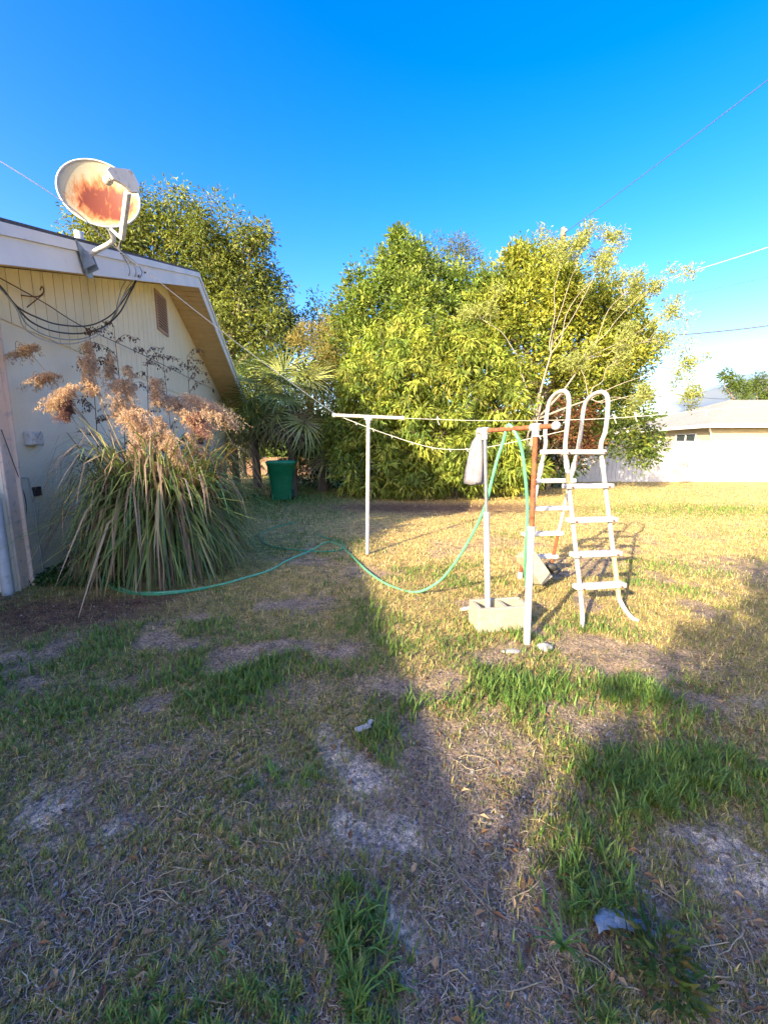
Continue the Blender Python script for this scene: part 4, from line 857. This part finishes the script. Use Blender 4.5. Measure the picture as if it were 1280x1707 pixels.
# mango tree, leaves hanging in whorls down to the grass
_, m = tree('mango_tree', 'broad mango tree with drooping yellow green leaves down to the grass', 'tree', (1.4, 13.8, 0),
    [(640,585,45,13.2),(700,560,50,13.4),(760,585,48,13.4),(620,650,55,12.9),(690,640,62,12.7),(765,650,60,12.7),(825,620,42,13),(840,680,45,12.7),(600,715,42,12.6),(660,720,55,12.3),(735,730,60,12.1),(810,745,48,12.2),(590,780,38,12.2),(640,790,46,11.9),(700,800,42,11.8),(770,800,40,11.8),(845,780,38,12.2),(880,790,26,12.2),(575,735,30,12.7),(855,640,30,13.2)],
    15, .225, .05, MG, [4, 3, 2, 3], spread=.17, per=21, trunk=.24, droop=.85, big=True, inner=.25, hole=.36, bright=(.45, .85), curl=.22, minz=.22); cnt += m
_, m = tree('dry_shrub', 'brownish feathery shrub between the palms and the mango', 'shrub', (-2.1, 15.2, 0),
    [(530,560,22,15.2,1.6),(500,560,14,15.2,1.6),(550,600,38,15),(520,640,42,15),(570,650,38,14.8),(560,690,36,14.8),(530,600,30,15.2)], 16, .13, .022, [(.36, .30, .10), (.46, .37, .14), (.28, .28, .07), (.18, .17, .05)], [3, 3, 3, 2], spread=.3, per=9, trunk=.08, up=.6, droop=0, bright=(.6, .7)); cnt += m
# under-storey in the shade behind the bin and under the crowns
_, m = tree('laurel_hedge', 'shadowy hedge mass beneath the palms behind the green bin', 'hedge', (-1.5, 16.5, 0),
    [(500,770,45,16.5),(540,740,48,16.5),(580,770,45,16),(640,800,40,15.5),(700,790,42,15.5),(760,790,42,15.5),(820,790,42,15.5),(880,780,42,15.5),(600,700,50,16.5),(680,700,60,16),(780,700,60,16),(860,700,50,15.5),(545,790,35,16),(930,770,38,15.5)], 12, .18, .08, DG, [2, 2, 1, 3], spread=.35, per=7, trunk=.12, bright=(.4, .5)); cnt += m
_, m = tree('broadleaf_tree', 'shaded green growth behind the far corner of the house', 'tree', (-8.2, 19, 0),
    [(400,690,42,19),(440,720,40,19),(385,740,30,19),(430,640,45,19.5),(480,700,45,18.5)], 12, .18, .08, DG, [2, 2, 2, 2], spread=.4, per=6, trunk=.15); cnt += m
# airy pale-stemmed tree fanning out behind the ladder
AT = thing('airy_tree', 'thin pale stemmed airy tree fanning out behind the ladder', 'tree', tuple(Vector((4.35, 12.6, 0))))
fk = at(893, 700, 12.5); tb = Vector((4.3, 12.6, 0)); b_ = MB(); limb(b_, tb, fk, .07, .05, .05); limb(b_, tb+Vector((-.15, .1, 0)), at(898, 655, 12.6), .05, .03, .03); limb(b_, tb+Vector((-.1, -.1, 0)), at(905, 660, 12.4), .05, .03, .03); b_.build('trunk', PALEBARK, AT)
b_ = MB(); tips = []
FK = {k: at(*v) for k, v in dict(top=(918, 590, 12.6), right=(975, 600, 12.4), low=(985, 665, 12.2), left=(868, 620, 12.5)).items()}
for v_ in FK.values(): b_.tube(smooth_path([fk, fk.lerp(v_, .5)+Vector((random.gauss(0, .08), 0, random.gauss(0, .06))), v_], 5), [lerp(.038, .02, i/10) for i in range(11)], 6)
for tx, ty, yy in ((970,400,12.8),(945,410,12.6),(1020,395,12.9),(1010,430,12.8),(1090,480,12.5),(1120,520,12.4),(1105,565,12.2),(1060,470,12.7),(1150,605,12.0),(1155,655,11.9),(1040,590,12.2),(790,520,12.6),(960,600,12.3),(1075,655,12.0)):
    e_ = at(tx, ty, yy); f0 = FK['left' if tx < 850 else 'top' if (tx < 1025 and ty < 450) else 'low' if ty > 585 else 'right']; fj = f0+(e_-f0)*.12+Vector((random.gauss(0, .09), random.gauss(0, .05), random.gauss(0, .08))); mid = fj.lerp(e_, .5)+Vector((random.gauss(0, .16), random.gauss(0, .1), random.uniform(-.05, .25))); b_.tube(smooth_path([f0, fj, fj.lerp(mid, .5)+Vector((random.gauss(0, .07), 0, random.gauss(0, .07))), mid, mid.lerp(e_, .5)+Vector((random.gauss(0, .09), 0, random.gauss(0, .09))), e_], 4), [lerp(.016, .004, i/20) for i in range(21)], 5)
    dirv = (e_-mid)
    for q in range(5):
        s_ = mid.lerp(e_, .35+.6*random.random()); e2 = s_+dirv*random.uniform(.15, .4)+Vector((random.gauss(0, .28), random.gauss(0, .28), random.gauss(0, .28))); b_.tube([s_, s_.lerp(e2, .5)+Vector((0, 0, .04)), e2], [.008, .006, .003], 4); tips.append((e2, .6 if tx > 1080 else 1))
    tips.append((e_, 1.3)); tips.append((e_, 1.3))
b_.build('limbs', PALEBARK, AT)
Cs = np.array([np.array(p) for p, _ in tips]); wgt = np.array([q for _, q in tips]); ks = (100*wgt).astype(int); C2 = np.repeat(Cs, ks, 0); m = len(C2)
P = C2+unit(rng.normal(size=(m, 3)))*(.26*rng.random((m, 1))**.5); D = rng.normal(size=(m, 3))+np.array([0, 0, .2])
leaves2('crown', P, D, .12*(.7+.6*rng.random(m)), .034, mix_col(m, [(.32, .36, .12), (.42, .45, .17), (.22, .28, .07)], [3, 2, 2]), LEAF, AT)
# far pines on the right
for i_, (px, py, hh) in enumerate(((1232, 650, 28), (1272, 655, 34))):
    tree('pine_tree', ['slender distant pine standing over the neighbour roof', 'rounder distant pine at the right edge of the picture'][i_], 'tree', (at(px, 700, 62).x, 62, 0),
         [(px-10, py-8, 8, 62), (px+2, py+4, 9, 62), (px+4, py+18, 9, 62), (px-4, py-22 if i_ else py-5, 8, 62)] + ([(px+12, py-2, 13, 62), (px+4, py+12, 13, 62)] if i_ else [(px-22, py-26, 5, 62)]), 10, .5, .12, DG, [2, 3, 2, 1], spread=.9, per=1.0, trunk=.25, bark=BARK)
# distant tree belt closing the horizon
N = 26000; xx = rng.uniform(-160, 220, N); yy = 95+rng.normal(0, 5, N)+.05*np.abs(xx); hgt = 4.5+5*fbm(xx, xx*0, 16, 5)+1.5*vnoise(xx, xx*0, 3, 8); zz = rng.random(N)*hgt
tag(leaves2('distant_trees', np.stack([xx, yy, zz], 1), rng.normal(size=(N, 3)), 2.2, 1.3, mix_col(N, DG, [2, 2, 2, 2]), LEAF), 'far belt of dark trees along the horizon', 'trees', kind='stuff')

# fan palms
def fan(nseg, L, seed):
    r = random.Random(seed); V = []; Fc = []; c = []
    mb_ = MB()
    for k in range(nseg):
        a = math.radians(lerp(-135, 135, k/(nseg-1)))+r.gauss(0, .03); l = L*(.75+.25*math.cos(a*.55))*r.uniform(.9, 1.05); w_ = .042*L
        d = Vector((math.cos(a), math.sin(a), 0)); s_ = Vector((-d.y, d.x, 0)); dr = r.uniform(.12, .42); fold = .012
        p0, p1, p2, p3 = d*.04, d*l*.45+Vector((0, 0, -.02*l)), d*l*.78-Vector((0, 0, dr*.35*l)), d*l*.97-Vector((0, 0, dr*l))
        mb_.add([p0, p1-s_*w_*.5+Vector((0, 0, fold)), p1, p1+s_*w_*.5+Vector((0, 0, fold)), p2-s_*w_*.3, p2+s_*w_*.3, p3], [(0, 1, 2), (0, 2, 3), (1, 4, 5, 3), (4, 6, 5)], False)
    return mb_
PALMC = [pm('palm_leaf_green', (.14, .20, .045), (.21, .27, .06), 3, .45), pm('palm_leaf_yellow', (.26, .30, .07), (.34, .36, .10), 3, .45), pm('palm_leaf_dead', (.17, .12, .07), (.25, .18, .10), 3, .8)]
fmesh = []
for q in range(4):
    mb_ = fan(26, .85, q); o = mb_.build('tmp', PALMC[[0, 0, 1, 2][q]]); fmesh.append(o.data); bpy.data.objects.remove(o)
def palm(label, base, hgt, nf, scale, lean=0):
    base = Vector(base); t_ = thing('fan_palm', label, 'palm', base, 'fan palms behind the bin'); top = base+Vector((lean, 0, hgt))
    m_ = MB(); m_.tube([base-Vector((0, 0, .1)), base.lerp(top, .5), top], [.17, .14, .12], 10); m_.build('trunk', BARK, t_)
    for k in range(nf):
        th = k*2.399+random.gauss(0, .2); u_ = k/nf; elev = lerp(1.25, -.9, u_)+random.gauss(0, .1); Lp = scale*random.uniform(.75, 1.05)
        d = Vector((math.cos(th)*math.cos(elev), math.sin(th)*math.cos(elev), math.sin(elev))); tip = top+d*Lp-Vector((0, 0, .12*Lp))
        m_ = MB(); m_.tube(smooth_path([top, top+d*Lp*.5+Vector((0, 0, .04)), tip], 3), [.014, .013, .012, .011, .01, .009, .008], 5); st_ = m_.build('petiole', PALMC[0], t_)
        o = bpy.data.objects.new('frond', fmesh[3 if u_ > .85 else random.choice([0, 1, 2, 2])]); COL.objects.link(o)
        dn = (d-Vector((0, 0, .45))).normalized(); sd_ = dn.cross(Vector((0, 0, 1))).normalized(); nn_ = sd_.cross(dn); Rm = Matrix((dn, sd_, nn_)).transposed() @ Matrix.Rotation(random.gauss(0, .3), 3, 'X')
        o.parent = t_; o.matrix_local = Matrix.Translation(tip-base) @ Rm.to_4x4() @ Matrix.Scale(random.uniform(.85, 1.15)*scale/.95, 4)
palm('tallest fan palm with sunlit fronds above the green bin', (at(485, 700, 13.8).x, 13.8, 0), 3.05, 40, 1.3)
palm('fan palm leaning out beside the far eave of the house', (at(425, 700, 15.2).x, 15.2, 0), 3.2, 38, 1.3, -.1)
palm('low dark fan palm in the shade right of the green bin', (at(535, 740, 14.0).x, 14.0, 0), 1.7, 30, 1.0, .1)
palm('small fan palm squeezed against the house corner', (at(392, 760, 16.3).x, 16.3, 0), 1.4, 26, .95)

# big tree behind and to the right of the viewer: its shade fills the foreground
def uv(u, v, z): return np.array((.61*u+.79*v, .79*u-.61*v, z))
lob = [(uv(-8, 3.9, 5.0), 1.9), (uv(-8, 2.2, 4.6), 1.75), (uv(-7.5, 1.2, 4.0), 1.1), (uv(-8.6, 3.0, 2.9), 1.9), (uv(-7.5, .9, 2.9), 1.1), (uv(-8.5, .55, 4.1), .75), (uv(-8, 1.6, 2.1), 1.3), (uv(-7.2, .2, 2.4), .75), (uv(-7.2, -.38, 2.75), .48), (uv(-7.2, -.4, 1.9), .75), (uv(-7.2, .22, 3.2), .4)]
BT = thing('shade_tree', 'large leafy tree behind the viewer whose shade covers the foreground', 'tree', tuple(uv(-8.5, 4, 0)))
b_ = MB(); fk = Vector(uv(-8.5, 4, 2)); limb(b_, uv(-8.5, 4, -.1), fk, .3, .24, .05); b_.build('trunk', BARK, BT)
b_ = MB(); Cs = []
for c, r in lob:
    limb(b_, fk, c, .12, .03); n = int(330*r*r); d = unit(rng.normal(size=(n, 3))); Cs.append(c+d*(r*rng.random((n, 1))**.4))
b_.build('limbs', BARK, BT); C = np.concatenate(Cs); C = C[C[:, 2] > .2]; C2 = np.repeat(C, 3, 0); m = len(C2)
leaves2('crown', C2+rng.normal(size=(m, 3))*.12, rng.normal(size=(m, 3)), .24, .13, mix_col(m, DG, [2, 2, 2, 2]), LEAF, BT)

# ---------------------------------------------------------------- reed clumps by the wall
def reed(name, label, c, rad, hgt, n, pal, wts, dry=.35):
    t_ = thing(name, label, 'grass clump', c); th = rng.random(n)*2*math.pi; d = np.stack([np.cos(th), np.sin(th)], 1); r0 = rad*.33*rng.random(n)**.7
    base = np.stack([c[0]+d[:, 0]*r0, c[1]+d[:, 1]*r0*1.1, np.zeros(n)], 1); th2 = th+rng.normal(0, .5, n); d = np.stack([np.cos(th2), np.sin(th2)], 1)
    dead = rng.random(n) < dry; L = np.where(dead, .5+.85*rng.random(n), .60+.62*rng.random(n))*hgt; bend = np.where(dead, 2.3+.6*rng.random(n), 1.5+1.35*rng.random(n))
    col = np.where(dead[:, None], mix_col(n, [(.28, .20, .14), (.44, .35, .25), (.17, .11, .08)], [2, 1.5, 2]), mix_col(n, pal, wts))*(.7+.6*rng.random((n, 1)))
    o = blades('foliage', base, d, L, .013+.017*rng.random(n), bend, col, LEAF, t_, seg=9, arch=True); o['kind'] = 'stuff'; return t_
RG = [(.16, .24, .07), (.26, .33, .10), (.09, .15, .05), (.42, .42, .17), (.10, .23, .11)]
R1 = reed('reed_clump', 'big arching reed clump with fluffy pink tan plumes against the wall', (-2.62, 4.72, 0), 1.25, 1.72, 3000, RG, [3, 3, 3, 1.5, 2], .27)
R2 = reed('reed_clump', 'smaller dark reed clump without plumes nearer the far house corner', (-3.45, 6.9, 0), .6, .95, 900, [(.08, .12, .04), (.13, .17, .06), (.05, .08, .03)], [3, 2, 3], .4)
R3 = reed('reed_clump', 'flattened dry reed stems at the foot of the wall', (-3.15, 4.35, 0), .6, .45, 420, [(.10, .13, .05), (.06, .08, .03)], [1, 1], .75)
def plume(px, py, Y, w_, h_, root, lean, n, pal):
    c = at(px, py, Y); k = depth(c)/F; a, b__ = w_*k, h_*k
    s_ = MB(); rt = Vector(root); s_.tube(smooth_path([rt, rt.lerp(c, .5)+Vector((-.08*lean, 0, .12)), c+Vector((0, 0, b__*.2)), c+Vector((lean*a*.6, 0, b__*(.5 if abs(lean) < .8 else .1)))], 6), [lerp(.007, .002, i/18) for i in range(19)], 5)
    st_ = s_.build('plume_stem', STEM, R1)
    # arching sprays of tiny spikelets
    ns = max(24, n//14); P = []; D = []
    for i in range(ns):
        t_ = random.random(); s0 = c+Vector((lean*a*(t_-.5)*.9+random.gauss(0, a*.12), random.gauss(0, a*.18), b__*(.75-t_*1.1)))
        ang = random.uniform(0, 6.28); dr = Vector((math.cos(ang)*.7+lean*.5, math.sin(ang)*.7, random.uniform(.1, .6))); l = a*random.uniform(.3, .75); p = s0.copy()
        for j in range(38):
            f_ = j/38; p = p+dr*l/38; dr = dr+Vector((0, 0, -.045)); P.append(p+Vector((random.gauss(0, 1), random.gauss(0, 1), random.gauss(0, 1)))*.009); D.append((random.gauss(0, .5), random.gauss(0, .5), -.6))
    P, D = np.array(P), np.array(D); m = len(P)
    leaves2('plume', P, D, .021*(.6+.8*rng.random(m)), .008, mix_col(m, pal, [3, 3, 2])*(.75+.5*rng.random((m, 1))), PLUME, R1)
PK = [(.58, .43, .27), (.72, .56, .38), (.42, .27, .17)]; BRN = [(.22, .12, .10), (.14, .075, .07), (.34, .2, .15)]
for a in [(205,680,4.5,40,62,0,1500,PK),(232,720,4.4,50,55,.2,1800,PK),(150,640,4.3,26,62,0,1100,PK),(108,668,4.2,42,34,-.9,1300,PK),(112,690,4.2,22,30,-.2,700,BRN),(45,586,4.2,34,16,-1,600,PK),(75,634,4.25,36,16,-1,600,PK),
          (300,690,4.9,50,38,.8,2000,PK),(340,682,5.0,58,30,1,2400,PK),(365,700,5.1,30,30,1,900,PK),(330,715,4.9,34,36,.5,1300,[(.45, .25, .2), (.55, .33, .25), (.35, .18, .15)]),(270,730,4.5,38,45,.3,1300,PK),(232,770,4.3,30,40,.3,900,PK),(290,760,4.4,30,40,.4,700,PK),
          (215,640,4.6,20,40,.1,600,PK),(150,600,4.5,20,40,.1,800,PK),(182,615,4.6,18,36,0,600,PK),(262,660,4.7,26,40,.2,900,PK),(320,745,4.7,30,30,.7,800,PK)]:
    plume(a[0], a[1], a[2], a[3], a[4], (-2.62+random.gauss(0, .1), 4.7+random.gauss(0, .1), .1), a[5], a[6], a[7])
# dried leafy weeds against the wall
for i_, (px, top_, base_, lab) in enumerate(((150, 560, 900, 'dark dried weed stalk left of the tallest plume'), (190, 545, 880, 'tallest dried weed stalk standing before the gable siding'), (115, 600, 900, 'drooping dried weed stalk beside the leftmost plumes'), (245, 590, 860, 'dried weed stalk below the coaxial cables'), (272, 600, 860, 'dried weed stalk under the gable vent'), (312, 595, 850, 'dried weed stalk leaning towards the far eave'))):
    Yb = 5.2+.2*i_; bs = Vector((at(px, 800, Yb).x, Yb, 0)); tp = at(px, top_, Yb); w_ = thing('dried_weed', lab, 'weed', bs, 'dried weeds along the wall')
    b_ = MB(); pts = smooth_path([bs, bs.lerp(tp, .5)+Vector((random.gauss(0, .05), 0, 0)), tp], 8); b_.tube(pts, [lerp(.008, .003, i/16) for i in range(17)], 5); P = []
    for q in range(16):
        s_ = pts[random.randint(7, 16)]; side_ = random.choice([-1, 1]); ln_ = random.uniform(.10, .30); e1 = s_+Vector((side_*ln_*.5, random.gauss(0, .06), ln_*.55)); e2 = e1+Vector((side_*ln_*.6, random.gauss(0, .06), ln_*random.uniform(-.35, .2)))
        br = smooth_path([s_, s_.lerp(e1, .5)+Vector((-side_*.01, 0, .01)), e1, e2], 4); b_.tube(br, [lerp(.004, .0015, i/(len(br)-1)) for i in range(len(br))], 4)
        for j in range(26): P.append(np.array(random.choice(br[4:]))+rng.normal(size=3)*.018-np.array([0, 0, .012]))
    b_.build('stem', DARKRUST, w_); P = np.array(P); m = len(P)
    leaves2('leaves', P, rng.normal(size=(m, 3))*.5+np.array([0, 0, -.7]), .042, .02, mix_col(m, BRN+[(.07, .09, .05)], [3, 3, 1, 2]), LEAF, w_)
# creeping ivy at the wall foot, and the broad-leaved weed at lower right
N = 2600; px = rng.uniform(15, 215, N); py = 905+75*rng.random(N)+(px-100)*.02; pts_ = np.array([np.array(G(a, b)) for a, b in zip(px, py)]); pts_[:, 2] = .03+.16*rng.random(N)*np.clip(1-(py-905)/95, .15, 1)
kp = pts_[:, 0] > -3.76-.177*(pts_[:, 1]-3.96); pts_ = pts_[kp]; m = len(pts_)
tag(leaves2('ground_ivy', pts_, rng.normal(size=(m, 3))+np.array([0, 0, .3]), .05, .035, mix_col(m, [(.05, .11, .03), (.09, .18, .05), (.04, .07, .02)], [2, 2, 1]), LEAF), 'low dark leafy creeper at the foot of the wall', 'ground cover', kind='stuff')
c = G(1090, 1600); WD = thing('broadleaf_weed', 'low dark leafy weed growing by the plastic scrap at lower right', 'weed', c)
n = 170; th = rng.random(n)*6.28; rr_ = .10*rng.random(n)**.7; P = np.stack([c.x+rr_*np.cos(th)*.8, c.y+rr_*np.sin(th)*1.2-.02, .02+.05*rng.random(n)], 1)
leaves('leaves', P, np.stack([np.cos(th), np.sin(th), .5+0*th], 1)+rng.normal(size=(n, 3))*.4, .045, .014, mix_col(n, [(.05, .11, .03), (.10, .16, .04), (.16, .12, .04)], [3, 2, 1]), LEAF, WD, curl=.3)
c = G(935, 1590); n = 14; th = rng.random(n)*6.28; d = np.stack([np.cos(th), np.sin(th)], 1)
W2 = thing('crabgrass', 'small star shaped crabgrass tuft on bare soil left of the plastic scrap', 'weed', c)
blades('blades', np.repeat(np.array([[c.x, c.y, .005]]), n, 0), d, .09+.05*rng.random(n), np.full(n, .009), 1.5+.6*rng.random(n), mix_col(n, [(.09, .2, .05), (.14, .27, .07)], [1, 1]), LEAF, W2, seg=5)['kind'] = 'stuff'
print('LEAVES', cnt, 'TRIS', sum(len(o.data.polygons) for o in bpy.data.objects if o.type == 'MESH'))
